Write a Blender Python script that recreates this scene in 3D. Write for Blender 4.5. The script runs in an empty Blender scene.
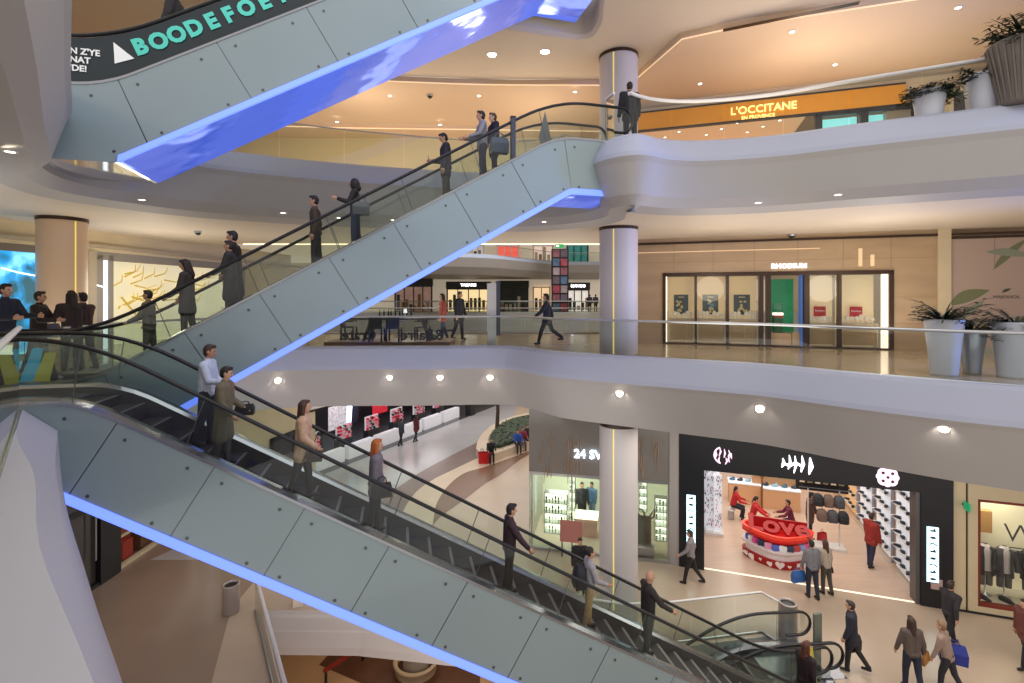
import bpy, math, random
from mathutils import Vector, Matrix
from mathutils.geometry import tessellate_polygon
random.seed(7)
PI = math.pi
SC = bpy.context.scene
COL = SC.collection
# camera calibration of the photograph (1024 x 683): eye 1.65 m above the gallery floor
FPX, HX, HY, EYE = 500.0, 512.0, 295.5, 1.65
TAN = math.tan(math.radians(30))
def at(px, py, d): return Vector(((px-HX)/FPX*d, d, EYE-(py-HY)/FPX*d))
def onz(px, py, z):
    d = (EYE-z)*FPX/(py-HY)
    return Vector(((px-HX)/FPX*d, d, z))
def srgb(c):
    if isinstance(c, str):
        c = [int(c[i:i+2], 16)/255 for i in (0, 2, 4)]
    return tuple((x/12.92 if x <= .04045 else ((x+.055)/1.055)**2.4) for x in c)
# ---------------------------------------------------------------- materials
MATS = {}
def mat(name, col, rough=.5, metal=0., emit=0., ecol=None, noise=0., nscale=6., bump=0., spec=.5, coat=0., stretch=None):
    if name in MATS: return MATS[name]
    m = bpy.data.materials.new(name); m.use_nodes = True
    nt = m.node_tree; b = nt.nodes['Principled BSDF']
    c = srgb(col); b.inputs['Base Color'].default_value = (*c, 1)
    b.inputs['Roughness'].default_value = rough; b.inputs['Metallic'].default_value = metal
    b.inputs['Specular IOR Level'].default_value = spec; b.inputs['Coat Weight'].default_value = coat
    if emit:
        b.inputs['Emission Color'].default_value = (*srgb(ecol or col), 1); b.inputs['Emission Strength'].default_value = emit
    if noise or bump:
        tc = nt.nodes.new('ShaderNodeTexCoord'); nz = nt.nodes.new('ShaderNodeTexNoise')
        nz.inputs['Scale'].default_value = nscale; nz.inputs['Detail'].default_value = 5
        src = tc.outputs['Object']
        if stretch:
            mp = nt.nodes.new('ShaderNodeMapping'); mp.inputs['Scale'].default_value = stretch
            nt.links.new(src, mp.inputs['Vector']); src = mp.outputs['Vector']
        nt.links.new(src, nz.inputs['Vector'])
        if noise:
            r = nt.nodes.new('ShaderNodeMapRange'); r.inputs['From Min'].default_value = .3; r.inputs['From Max'].default_value = .7
            r.inputs['To Min'].default_value = 1-noise; r.inputs['To Max'].default_value = 1+noise
            nt.links.new(nz.outputs['Fac'], r.inputs['Value'])
            mx = nt.nodes.new('ShaderNodeVectorMath'); mx.operation = 'SCALE'; mx.inputs[0].default_value = c
            nt.links.new(r.outputs['Result'], mx.inputs['Scale']); nt.links.new(mx.outputs['Vector'], b.inputs['Base Color'])
        if bump:
            bp = nt.nodes.new('ShaderNodeBump'); bp.inputs['Strength'].default_value = bump; bp.inputs['Distance'].default_value = .02
            nt.links.new(nz.outputs['Fac'], bp.inputs['Height']); nt.links.new(bp.outputs['Normal'], b.inputs['Normal'])
    MATS[name] = m; return m
def glass(name, tint, gloss=.06, opac=0.):
    """thin clear pane: straight-through light tinted by the glass, with a faint mirror image on its face"""
    if name in MATS: return MATS[name]
    m = bpy.data.materials.new(name); m.use_nodes = True; nt = m.node_tree
    nt.nodes.clear(); o = nt.nodes.new('ShaderNodeOutputMaterial')
    t = nt.nodes.new('ShaderNodeBsdfTransparent'); t.inputs['Color'].default_value = (*srgb(tint), 1)
    g = nt.nodes.new('ShaderNodeBsdfGlossy'); g.inputs['Roughness'].default_value = .02
    lw = nt.nodes.new('ShaderNodeFresnel'); lw.inputs['IOR'].default_value = 1.35
    ad = nt.nodes.new('ShaderNodeMath'); ad.operation = 'ADD'; ad.inputs[1].default_value = gloss-.02; ad.use_clamp = True
    nt.links.new(lw.outputs[0], ad.inputs[0])
    x = nt.nodes.new('ShaderNodeMixShader'); nt.links.new(ad.outputs[0], x.inputs[0])
    nt.links.new(t.outputs[0], x.inputs[1]); nt.links.new(g.outputs[0], x.inputs[2]); last = x
    if opac:
        d = nt.nodes.new('ShaderNodeBsdfDiffuse'); d.inputs['Color'].default_value = (*srgb(tint), 1)
        y = nt.nodes.new('ShaderNodeMixShader'); y.inputs[0].default_value = opac
        nt.links.new(x.outputs[0], y.inputs[1]); nt.links.new(d.outputs[0], y.inputs[2]); last = y
    nt.links.new(last.outputs[0], o.inputs['Surface'])
    MATS[name] = m; return m
def glow(name, col, strength):
    return mat(name, col, .6, 0, strength, col)
# ---------------------------------------------------------------- mesh builder
class MB:
    def __init__(s): s.v, s.f, s.m, s.s = [], [], [], []
    def face(s, idx, m=0, sm=False): s.f.append(tuple(idx)); s.m.append(m); s.s.append(sm)
    def add(s, vs): n = len(s.v); s.v.extend([tuple(p) for p in vs]); return n
    def box(s, c, d, m=0, rz=0., M=None):
        x, y, z = d[0]/2, d[1]/2, d[2]/2; R = Matrix.Rotation(rz, 3, 'Z') if M is None else M; C = Vector(c)
        n = s.add([C+R@Vector(p) for p in ((-x,-y,-z),(x,-y,-z),(x,y,-z),(-x,y,-z),(-x,-y,z),(x,-y,z),(x,y,z),(-x,y,z))])
        for q in ((0,3,2,1),(4,5,6,7),(0,1,5,4),(1,2,6,5),(2,3,7,6),(3,0,4,7)): s.face([n+i for i in q], m)
        return s
    def box2(s, a, b, m=0):
        return s.box([(a[i]+b[i])/2 for i in range(3)], [abs(b[i]-a[i]) for i in range(3)], m)
    def quad(s, a, b, c, d, m=0, sm=False): n = s.add([a, b, c, d]); s.face((n, n+1, n+2, n+3), m, sm); return s
    def poly(s, loops, z, m=0, up=True):
        if not isinstance(loops[0][0], (list, tuple, Vector)): loops = [loops]
        vl = [[Vector((p[0], p[1], 0)) for p in l] for l in loops]
        flat = [p for l in vl for p in l]; n = s.add([(p.x, p.y, z) for p in flat])
        for t in tessellate_polygon(vl):
            a, b, c = [flat[i] for i in t]
            if ((b-a).cross(c-a).z > 0) != up: t = (t[0], t[2], t[1])
            s.face([n+i for i in t], m)
        return s
    def prism(s, P, z0, z1, m=0):
        s.poly(P, z1, m, True); s.poly(P, z0, m, False); k = len(P)
        n = s.add([(p[0], p[1], z0) for p in P]+[(p[0], p[1], z1) for p in P])
        ar = sum(P[i][0]*P[(i+1)%k][1]-P[(i+1)%k][0]*P[i][1] for i in range(k))
        for i in range(k):
            j = (i+1)%k; q = (n+i, n+j, n+k+j, n+k+i); s.face(q if ar > 0 else q[::-1], m)
        return s
    def loft(s, rows, m=0, sm=True, closed=False, flip=False):
        k = len(rows[0]); n = s.add([p for r in rows for p in r])
        for i in range(len(rows)-1):
            for j in range(k if closed else k-1):
                a, b = n+i*k+j, n+i*k+(j+1)%k; q = (a, b, b+k, a+k); s.face(q[::-1] if flip else q, m, sm)
        return s
    def tube(s, path, r, n=8, m=0, caps=True, flat=1.):
        P = [Vector(p) for p in path]; rows = []; up = Vector((0, 0, 1)); prev = None
        for i, p in enumerate(P):
            t = (P[min(i+1, len(P)-1)]-P[max(i-1, 0)]).normalized()
            if prev is None:
                a = t.cross(up)
                if a.length < 1e-3: a = t.cross(Vector((1, 0, 0)))
            else: a = prev-t*prev.dot(t)
            a.normalize(); prev = a; b = a.cross(t); rr = r[i] if isinstance(r, (list, tuple)) else r
            rows.append([p+a*(math.cos(2*PI*k/n)*rr)+b*(math.sin(2*PI*k/n)*rr*flat) for k in range(n)])
        s.loft(rows, m, True, True)
        if caps:
            for rw, fl in ((rows[0], False), (rows[-1], True)):
                q = s.add(rw); ids = [q+i for i in range(n)]; s.face(ids if fl else ids[::-1], m)
        return s
    def cyl(s, a, b, r0, r1=None, n=16, m=0): return s.tube([a, b], [r0, r0 if r1 is None else r1], n, m)
    def lathe(s, prof, c=(0, 0, 0), n=24, m=0, sm=True):
        rows = [[(c[0]+r*math.cos(2*PI*k/n), c[1]+r*math.sin(2*PI*k/n), c[2]+z) for k in range(n)] for r, z in prof]
        return s.loft(rows, m, sm, True)
    def ball(s, c, r, m=0, n=12, k=8, M=None):
        if not isinstance(r, (list, tuple)): r = (r, r, r)
        C = Vector(c); rows = []
        for i in range(k+1):
            a = -PI/2+PI*i/k; ca = max(math.cos(a), 1e-3)
            row = [Vector((r[0]*ca*math.cos(2*PI*j/n), r[1]*ca*math.sin(2*PI*j/n), r[2]*math.sin(a))) for j in range(n)]
            rows.append([C+(M@p if M is not None else p) for p in row])
        s.loft(rows, m, True, True); q = s.add(rows[0]); s.face([q+i for i in range(n)][::-1], m); q = s.add(rows[-1]); s.face([q+i for i in range(n)], m)
        return s
    def disc(s, c, r, m=0, n=16, axis='z'):
        A = {'z': ((1,0,0),(0,1,0)), 'y': ((1,0,0),(0,0,1)), 'x': ((0,1,0),(0,0,1))}[axis]; a, b = Vector(A[0]), Vector(A[1]); C = Vector(c)
        q = s.add([C+a*(r*math.cos(2*PI*k/n))+b*(r*math.sin(2*PI*k/n)) for k in range(n)]); s.face([q+i for i in range(n)], m); return s
    def mesh(s, name, mats):
        me = bpy.data.meshes.new(name); me.from_pydata(s.v, [], s.f)
        for m in (mats if isinstance(mats, (list, tuple)) else [mats]): me.materials.append(m)
        me.polygons.foreach_set('material_index', s.m); me.polygons.foreach_set('use_smooth', s.s); me.update(); return me
    def obj(s, name, mats, parent=None, label=None, bevel=0.):
        o = bpy.data.objects.new(name, s.mesh(name, mats)); COL.objects.link(o)
        if parent is not None: o.parent = parent
        if label: o['label'] = label
        if bevel:
            b = o.modifiers.new('edge', 'BEVEL'); b.width = bevel; b.segments = 2; b.limit_method = 'ANGLE'
        return o
def struct(name, mb, mats):
    o = mb.obj(name, mats); o['kind'] = 'structure'; return o
def tag(o, label, cat, group=None):
    o['label'] = label; o['category'] = cat
    if group: o['group'] = group
    return o
def thing(name, label, cat, loc=(0, 0, 0), rz=0., group=None):
    o = bpy.data.objects.new(name, None); COL.objects.link(o); o.empty_display_size = .2
    o.location = loc; o.rotation_euler = (0, 0, rz); return tag(o, label, cat, group)
def dup(root, loc, rz, label, group=None, scale=None):
    r = root.copy(); COL.objects.link(r); r.location = loc; r.rotation_euler = (0, 0, rz); r['label'] = label
    if group: r['group'] = group
    if scale: r.scale = scale
    for ch in list(root.children):
        c = ch.copy(); COL.objects.link(c); c.parent = r
        for g in list(ch.children):
            d = g.copy(); COL.objects.link(d); d.parent = c
    return r
TEXTS = []
def text(name, body, size, m, parent, loc, rot=(PI/2, 0, 0), ext=.01, align='CENTER', sx=1., bold=0., shear=0., label=None, spacing=1.):
    cu = bpy.data.curves.new(name, 'FONT'); cu.body = body; cu.size = size; cu.extrude = ext; cu.align_x = align; cu.align_y = 'CENTER'
    cu.offset = bold; cu.shear = shear; cu.space_character = spacing; cu.resolution_u = 3
    cu.materials.append(m); o = bpy.data.objects.new(name, cu); COL.objects.link(o)
    o.parent = parent; o.location = loc; o.rotation_euler = rot; o.scale = (sx, 1, 1)
    if label: o['label'] = label
    TEXTS.append(o); return o
def bake_texts():
    bpy.context.view_layer.update(); dg = bpy.context.evaluated_depsgraph_get()
    for o in TEXTS:
        me = bpy.data.meshes.new_from_object(o.evaluated_get(dg)); n = bpy.data.objects.new('tmp', me); COL.objects.link(n)
        n.parent = o.parent; n.location = o.location; n.rotation_euler = o.rotation_euler; n.scale = o.scale
        if 'label' in o: n['label'] = o['label']
        nm = o.name; bpy.data.objects.remove(o); n.name = nm; me.name = nm
def area(loc, size, power, col=(1, .95, .88), rot=(0, 0, 0), sy=None, spread=PI):
    l = bpy.data.lights.new('area_light', 'AREA'); l.energy = power; l.color = col; l.shape = 'RECTANGLE'; l.size = size; l.size_y = sy or size; l.spread = spread
    o = bpy.data.objects.new('area_light', l); COL.objects.link(o); o.location = loc; o.rotation_euler = rot; return o
def point(loc, power, col=(1, .9, .75), r=.15):
    l = bpy.data.lights.new('point_light', 'POINT'); l.energy = power; l.color = col; l.shadow_soft_size = r
    o = bpy.data.objects.new('point_light', l); COL.objects.link(o); o.location = loc; return o
def spot(loc, power, col=(1, .88, .72), ang=110, r=.06, rot=(0, 0, 0)):
    l = bpy.data.lights.new('spot_light', 'SPOT'); l.energy = power; l.color = col; l.spot_size = math.radians(ang); l.spot_blend = .6; l.shadow_soft_size = r
    o = bpy.data.objects.new('spot_light', l); COL.objects.link(o); o.location = loc; o.rotation_euler = rot; return o
class Frame:
    """a vertical wall plane: u runs along it, z up, local y goes into the wall"""
    def __init__(s, o, ang, z): s.o, s.a, s.z = o, ang, z; s.d = Vector((math.cos(ang), math.sin(ang)))
    def u(s, px, v=0.):
        r = (px-HX)/FPX; n = Vector((-s.d.y, s.d.x)); k = n.dot(Vector(s.o))+v
        d = k/(n.x*r+n.y); p = Vector((r*d, d)); return (p-Vector(s.o)).dot(s.d), d
    def uz(s, px, py, v=0.):
        u, d = s.u(px, v); return u, EYE-(py-HY)/FPX*d-s.z
    def w(s, u, v=0., z=0.):
        n = Vector((-s.d.y, s.d.x)); p = Vector(s.o)+s.d*u+n*v; return (p.x, p.y, s.z+z)
# ---------------------------------------------------------------- levels
L0, L1, L2, L3, LB = -7.5, 0.0, 5.2, 10.0, -13.0
M_fascia = mat('white plaster fascia', 'aeaaa7', .55, noise=.02, nscale=.6)
M_soffit = mat('warm white ceiling', 'd2c4b2', .6, noise=.02, nscale=.5)
M_soffit2 = mat('peach lit ceiling', 'd8bfa4', .6, noise=.02, nscale=.5)
M_floor1 = mat('polished beige stone', 'bca98e', .14, noise=.06, nscale=1.2)
M_floor0 = mat('polished cream stone', 'bca894', .22, noise=.05, nscale=.7)
M_grey0 = mat('polished grey stone', 'aaa8aa', .2, noise=.04, nscale=.8)
M_brown0 = mat('brown stone band', '7d5f4e', .25, noise=.06, nscale=1.)
M_taupe0 = mat('taupe stone band', '84726e', .25, noise=.05, nscale=1.)
M_cream0 = mat('cream stone band', 'd2bfaa', .25, noise=.04, nscale=1.)
M_wall = mat('brown travertine wall', 'ae9474', .45, noise=.1, nscale=2.2, stretch=(.3, .3, 1.4))
M_white = mat('white paint', 'd8d6d4', .5)
M_cream = mat('cream stone', 'cfbf9f', .5, noise=.04, nscale=1.5)
M_colr = None
M_dark = mat('near black metal', '1c1b1d', .35)
M_black = mat('black cladding', '191a20', .32, noise=.1, nscale=2)
M_bronze = mat('dark bronze frame', '3a2618', .35, .3)
M_steel = mat('brushed steel', 'b6b8ba', .28, .9)
M_steeld = mat('dark brushed steel', '6b6c70', .35, .8)
M_rubber = mat('black rubber', '17161a', .4)
M_glass = glass('guard glass', 'eaf0ec', .035)
M_glassg = glass('tinted guard glass', 'e4ece6', .045)
M_shopglass = glass('shop window glass', 'eef0ee', .04)
M_cove = glow('cove light', 'ffe9c4', 1.6)
M_covedim = glow('dim cove light', 'f5d2ac', .75)
M_lamp = glow('downlight lens', 'fff0d8', 8)
M_lampbig = glow('bright downlight lens', 'ffeccc', 30)

def smooth_path(P, n=4, closed=False):
    P = [Vector(p) for p in P]; out = []
    for i in range(len(P)-1):
        p0 = P[i-1] if i else P[0]*2-P[1]; p1, p2 = P[i], P[i+1]; p3 = P[i+2] if i+2 < len(P) else P[-1]*2-P[-2]
        for k in range(n):
            t = k/n
            out.append(.5*((2*p1)+(p2-p0)*t+(2*p0-5*p1+4*p2-p3)*t*t+(3*p1-p0-3*p2+p3)*t**3))
    out.append(P[-1]); return out
def offs(P, d):
    """the path shifted to the right of its direction of travel"""
    P = [Vector((p[0], p[1])) for p in P]; out = []
    for i, p in enumerate(P):
        t = (P[min(i+1, len(P)-1)]-P[max(i-1, 0)]).normalized(); out.append(p+Vector((t.y, -t.x))*d)
    return out
def fascia(mb, path, z, prof, ms=None):
    rows = [[(q.x, q.y, z+dz) for q in offs(path, o)] for o, dz in prof]
    for i in range(len(rows)-1): mb.loft([rows[i], rows[i+1]], ms[i] if ms else 0, True)
# ---------------------------------------------------------------- ground floor, with the hole over the basement
HOLE = [(-7.3, 14.55), (-3.4, 8.6), (5.2, 8.6), (5.2, 11.55), (7.1, 11.7), (6.95, 13.45), (4.0, 12.95), (2.9, 12.9), (-1.0, 14.0), (-4.5, 14.5)]
fl = MB(); fl.poly([[(-30, 1), (30, 1), (30, 62), (-30, 62)], HOLE], L0, 0)
def px0(pts): return [onz(x, y, L0)[:2] for x, y in pts]
def inlay(mb, L, R, z, m, n=5):
    A, B = smooth_path(px0(L), n), smooth_path(px0(R), n)
    k = min(len(A), len(B))
    for i in range(k-1): mb.quad((*A[i], z), (*B[i], z), (*B[i+1], z), (*A[i+1], z), m)
B1L = [(250, 560), (330, 523), (390, 492), (421, 472), (453, 454.6), (481, 440.5), (510, 426)]
B1R = [(395, 560), (398, 523), (413.5, 495), (431, 481), (452.7, 470), (478, 458), (500, 448)]
B2L = [(432, 530), (434, 516), (437, 503), (448, 486), (465, 473), (490, 465.5), (532, 450)]
B2R = [(428, 532), (441, 516.5), (464, 500), (485, 484), (502, 474), (520, 460), (545, 446)]
fl.poly([(-14.5, 8), (-5.6, 8), (-8.2, 14.6), (-8.4, 21), (-14.5, 21)], L0+.003, 5); fl.poly([(-7.55, 13.6), (-4.0, 8), (-3.2, 8.0), (-7.1, 14.4)], L0+.004, 0) if False else None
inlay(fl, [(150, 560), (230, 523), (290, 488), (326, 473), (375, 452), (420, 434), (520, 396)], B1L, L0+.004, 1)
inlay(fl, B1L, B1R, L0+.006, 2); inlay(fl, B1R, B2L, L0+.008, 3); inlay(fl, B2L, B2R, L0+.010, 4)
struct('floor', fl, [M_floor0, M_grey0, M_taupe0, M_cream0, M_brown0, mat('brown grey stone', '94806f', .22, noise=.09, nscale=.45)])
# edge of the hole: thick white slab edge
HE = MB(); HP = [Vector(p) for p in HOLE+[HOLE[0]]]
rows = [[(p.x, p.y, z) for p in HP] for z in (L0, L0-.12)]; HE.loft(rows, 0, False)
ins = []; c = sum((Vector(p) for p in HOLE), Vector((0, 0)))/len(HOLE)
rows2 = [[(p.x+(c-p).x*k, p.y+(c-p).y*k, z) for p in HP] for k, z in ((0, L0-.12), (.012, L0-.2), (.012, L0-.55), (.02, L0-.6), (.02, L0-1.05), (.0, L0-1.3))]
HE.loft(rows2, 0, False)
struct('trim_1', HE, [mat('hole edge plaster', 'd6cfca', .5)])
bs = MB(); bs.poly([(-24, 2), (24, 2), (24, 40), (-24, 40)], LB, 0)
def pxb(pts): return [onz(x, y, LB)[:2] for x, y in pts]
bs.poly(pxb([(319, 665), (331, 652), (400, 648), (480, 648), (480, 700), (400, 700)]), LB+.005, 1)
struct('floor_lower', bs, [mat('basement tan stone', 'd2ab82', .3, noise=.06, nscale=.8), mat('basement brown stone', '6a4632', .3, noise=.12, nscale=1.5)])
bw = MB(); bw.box((0, 30, (LB+L0-1.3)/2), (50, .2, L0-1.3-LB)); bw.box((-16, 20, (LB+L0-1.3)/2), (.2, 40, L0-1.3-LB)); bw.box((16, 20, (LB+L0-1.3)/2), (.2, 40, L0-1.3-LB))
struct('wall_lower', bw, [mat('basement wall', 'b08a64', .6, noise=.1, nscale=.8)])
bc = MB(); bc.poly([[(-24, 2), (24, 2), (24, 40), (-24, 40)], [(c.x+(Vector(p)-c).x*1.02, c.y+(Vector(p)-c).y*1.02) for p in HOLE]], L0-1.3, 0, False)
struct('ceiling_lower', bc, [M_white])
# ---------------------------------------------------------------- first gallery (the floor the photograph is taken from)
V1 = [(2, -2.8), (-.5, 0), (-4.76, 4.65), (-7.0, 7.05), (-7.75, 7.15), (-8.05, 8.3), (-8.75, 8.8), (-9.15, 10.3), (-9.3, 12.3), (-8.7, 14.2), (-7.4, 15.3), (-5.7, 15.65), (-2.6, 15.75), (-.5, 15.9), (.3, 15.5), (.96, 14.6), (1.5, 14.05), (3.2, 13.07), (4.6, 12.3), (5.9, 11.54), (7.05, 10.35), (8.0, 9.5), (9.1, 8.72), (14, 5.6)]
f1 = MB(); f1.poly(V1+[(24, 5.6), (24, 22), (-16, 22), (-16, -6), (2, -6)], L1, 0)
struct('floor_middle', f1, [M_floor1])
E1 = smooth_path(V1[5:], 4)
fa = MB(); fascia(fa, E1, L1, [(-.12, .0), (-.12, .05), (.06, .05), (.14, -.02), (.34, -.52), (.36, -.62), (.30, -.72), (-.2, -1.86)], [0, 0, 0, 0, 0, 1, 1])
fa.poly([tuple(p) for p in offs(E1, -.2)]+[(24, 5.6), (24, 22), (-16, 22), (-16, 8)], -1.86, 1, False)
M_fasu = mat('blue lit upper fascia plaster', 'abafc0', .5)  # bluish light on the upper faces put into this plaster colour
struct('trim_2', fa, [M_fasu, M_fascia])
# the near edge of the same gallery, sweeping past under the camera
nl = MB()
G = [(-7.0, 7.05, 0.05), (-5.9, 5.9, .05), (-4.76, 4.65, .05), (-3.12, 2.86, .05), (-1.69, 1.3, .05), (-.5, 0, .05), (2, -2.8, .05)]
A = [(-6.98, 7.1, .05), (-5.73, 5.78, .03), (-4.35, 4.55, .02), (-3.12, 3.30, 0), (-1.69, 2.05, 0), (-.1, .6, 0), (2.6, -2.2, 0)]
Bm = [(-6.56, 7.22, -.30), (-5.62, 6.15, -.44), (-4.72, 5.22, -.48), (-4.02, 4.50, -.48), (-3.02, 3.50, -.48), (-1.2, 1.75, -.5), (3, -2, -.5)]
Bb = [(-6.50, 7.22, -1.3), (-5.7, 6.45, -1.3), (-4.8, 5.58, -1.3), (-3.9, 4.7, -1.3), (-2.8, 3.65, -1.3), (-1.15, 2.05, -1.3), (3.05, -1.95, -1.3)]
Bc = [(p[0]-.5, p[1]-.35, -2.2) for p in Bb]
sm = lambda P: [tuple(q) for q in smooth_path([Vector(p) for p in P], 4)]
nl.loft([sm(G), sm(A)], 0, True); nl.loft([sm(A), sm(Bm)], 1, True); nl.loft([sm(Bm), sm(Bb), sm(Bc)], 1, True)
nl.quad(G[0], A[0], Bm[0], (-7.0, 7.05, -.3), 1); nl.quad((-7.0, 7.05, -.3), Bm[0], Bb[0], Bc[0], 1)
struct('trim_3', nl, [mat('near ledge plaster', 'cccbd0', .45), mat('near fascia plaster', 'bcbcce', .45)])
# ---------------------------------------------------------------- second gallery
V2 = [(3, -3), (-1.5, 1.2), (-4.81, 4.92), (-6.27, 6.56), (-7.7, 8.2), (-8.35, 8.75), (-8.8, 9.9), (-8.4, 11.0), (-7.8, 11.9), (-6.9, 12.6), (-5.4, 13.4), (-3.4, 14.1), (-1.3, 14.65), (.6, 14.7), (1.85, 13.9), (2.35, 13.0), (2.25, 12.1), (2.28, 11.6), (2.75, 11.18), (3.4, 11.55), (4.4, 11.68), (5.9, 11.3), (7.2, 10.58), (9.54, 9.42), (14, 7.3)]
f2 = MB(); f2.poly(V2+[(24, 7.2), (24, 19), (4.2, 19), (4.2, 20.7), (-16, 20.7), (-16, -6), (3, -6)], L2, 0)
struct('floor_upper', f2, [M_floor1])
E2 = smooth_path(V2, 4)
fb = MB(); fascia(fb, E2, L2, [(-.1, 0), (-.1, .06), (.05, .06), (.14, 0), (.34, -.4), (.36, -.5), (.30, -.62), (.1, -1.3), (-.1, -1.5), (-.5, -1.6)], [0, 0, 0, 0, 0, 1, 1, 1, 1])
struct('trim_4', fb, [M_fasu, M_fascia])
s2 = MB(); s2.poly([tuple(p) for p in offs(E2, -.5)]+[(24, 7.2), (24, 18.8), (-16, 18.8), (-16, -6), (3, -6)], L2-1.6, 0, False)
struct('ceiling_middle', s2, [M_soffit])
ed = MB(); ed.box((4, 18.86, L2-.8), (40, .1, 1.6), 0); ed.box((.6, 18.80, L2-1.61), (21.4, .05, .07), 1)
struct('trim_5', ed, [M_soffit, M_cove])
# ---------------------------------------------------------------- ceiling of the second gallery, stepping down away from the void
V3 = [(-16, 9.5), (-8, 10.7), (-4.8, 11.5), (-1, 12.55), (.9, 13.1), (1.95, 13.3), (2.16, 12.6), (2.15, 11.3), (3.6, 10.6), (7, 9.8), (12, 8.8), (20, 8)]
K1 = [(-16, 15.0), (-10, 15.1), (-5, 15.5), (-1, 15.85), (2.5, 15.9), (3.7, 16.0), (3.95, 15.0), (4.43, 13.05), (5.67, 12.43), (8.2, 11.6), (10.95, 10.7), (18, 8.9)]
K2 = [(-16, 19.0), (-10, 19.2), (-6, 19.5), (-1, 19.7), (4, 19.9)]
c3 = MB(); Z3 = 8.52
fascia(c3, smooth_path(V3, 4), Z3, [(-.02, .9), (0, .6), (-.02, .1), (-.1, 0), (-.2, 0)])
c3.poly([tuple(p) for p in offs(smooth_path(V3, 4), -.2)]+K1[::-1], Z3, 0, False)
k1 = smooth_path(K1[:6], 4)+[Vector(p) for p in K1[6:]]
fascia(c3, k1, Z3, [(0, 0), (0, -.16)], [1]); fascia(c3, k1, Z3, [(0, -.16), (.0, -.2)], [2])
c3.poly([tuple(p) for p in k1]+[(20, 24), (4.2, 24), (4, 19.9)]+K2[::-1][1:], Z3-.2, 1, False)
fascia(c3, smooth_path(K2, 4), Z3, [(0, -.2), (0, -.32)], [1]); fascia(c3, smooth_path(K2, 4), Z3, [(0, -.32), (0, -.36)], [2])
c3.poly(K2+[(4.2, 24), (4.2, 30), (-16, 30)], Z3-.36, 1, False)
struct('ceiling_upper', c3, [M_soffit, M_soffit2, M_covedim])
# dark slot in that ceiling
sl = MB(); a, b = onz(722, 28.5, 1), onz(860, -1, 1)
def onceil(px, py, z): d = (EYE-z)*FPX/(py-HY); return Vector(((px-HX)/FPX*d, d, z))
a, b = onceil(723, 29, Z3-.21), onceil(860, 1, Z3-.21); n = Vector((-(b-a).y, (b-a).x, 0)).normalized()*.16
sl.quad(a, a+n, b+n, b); struct('trim_6', sl, [M_bronze])
# ---------------------------------------------------------------- outer walls that close the halls
FR = Frame((5.19, 17.2), math.atan(-.333), 0)
wl = MB(); wl.box((-14.4, 10, 1.9), (.3, 40, 3.9), 0); wl.box((-13.2, 12, 7.2), (.3, 36, 4.2), 1)
struct('wall_left', wl, [M_cream, M_soffit2])
ub = MB(); ub.box((-5, 20.75, 6.75), (19, .2, 3.1), 0); struct('wall_back_upper', ub, [mat('cream gallery wall', 'd8c8a4', .55, noise=.03, nscale=.4)])
far = MB(); far.box((0, 58, -1), (80, .4, 26), 0); far.box((-30.2, 30, -2), (.3, 60, 22)); far.box((30.2, 30, -2), (.3, 60, 22))
struct('wall_back', far, [mat('far wall cream', 'cfc2ad', .6, noise=.04)])
M_panel = mat('back painted glass cladding', '8fa0a4', .22, coat=.35, noise=.03, nscale=.5)
M_fix = mat('cladding fixing', '5a625f', .4, .6)
M_led = glow('blue led strip', '6c88ff', 1.25)
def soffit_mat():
    m = bpy.data.materials.new('steel soffit with blue glow'); m.use_nodes = True; nt = m.node_tree; b = nt.nodes['Principled BSDF']
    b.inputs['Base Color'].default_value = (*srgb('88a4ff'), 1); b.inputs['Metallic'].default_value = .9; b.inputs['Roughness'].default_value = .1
    b.inputs['Emission Color'].default_value = (*srgb('4a6cf2'), 1); b.inputs['Emission Strength'].default_value = .62  # blue of the light strips put into the steel as tint and glow
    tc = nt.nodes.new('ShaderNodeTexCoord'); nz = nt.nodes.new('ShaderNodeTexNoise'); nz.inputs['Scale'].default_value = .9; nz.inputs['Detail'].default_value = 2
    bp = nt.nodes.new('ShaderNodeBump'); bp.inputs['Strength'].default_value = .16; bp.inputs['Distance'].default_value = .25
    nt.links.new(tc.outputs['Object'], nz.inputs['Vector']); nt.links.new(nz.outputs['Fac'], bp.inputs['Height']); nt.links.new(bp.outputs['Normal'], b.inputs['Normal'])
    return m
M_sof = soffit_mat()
M_sofflat = mat('mirror soffit', 'c9ccd6', .06, .95)
M_step = mat('escalator step', '3d3b40', .45, .5, noise=.1, nscale=8)
M_stepedge = mat('step edge', '8d8b8c', .4, .6)
M_skirt = mat('skirting steel', '9a9ca2', .22, .9)
M_advert = mat('dark advert film', '1d2a31', .3)
M_yellow = mat('yellow comb plate', 'd8c22c', .5)
def sp(t, r): return 0. if t <= -r else (t if t >= r else (t+r)**2/(4*r))
class Esc: pass
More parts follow.
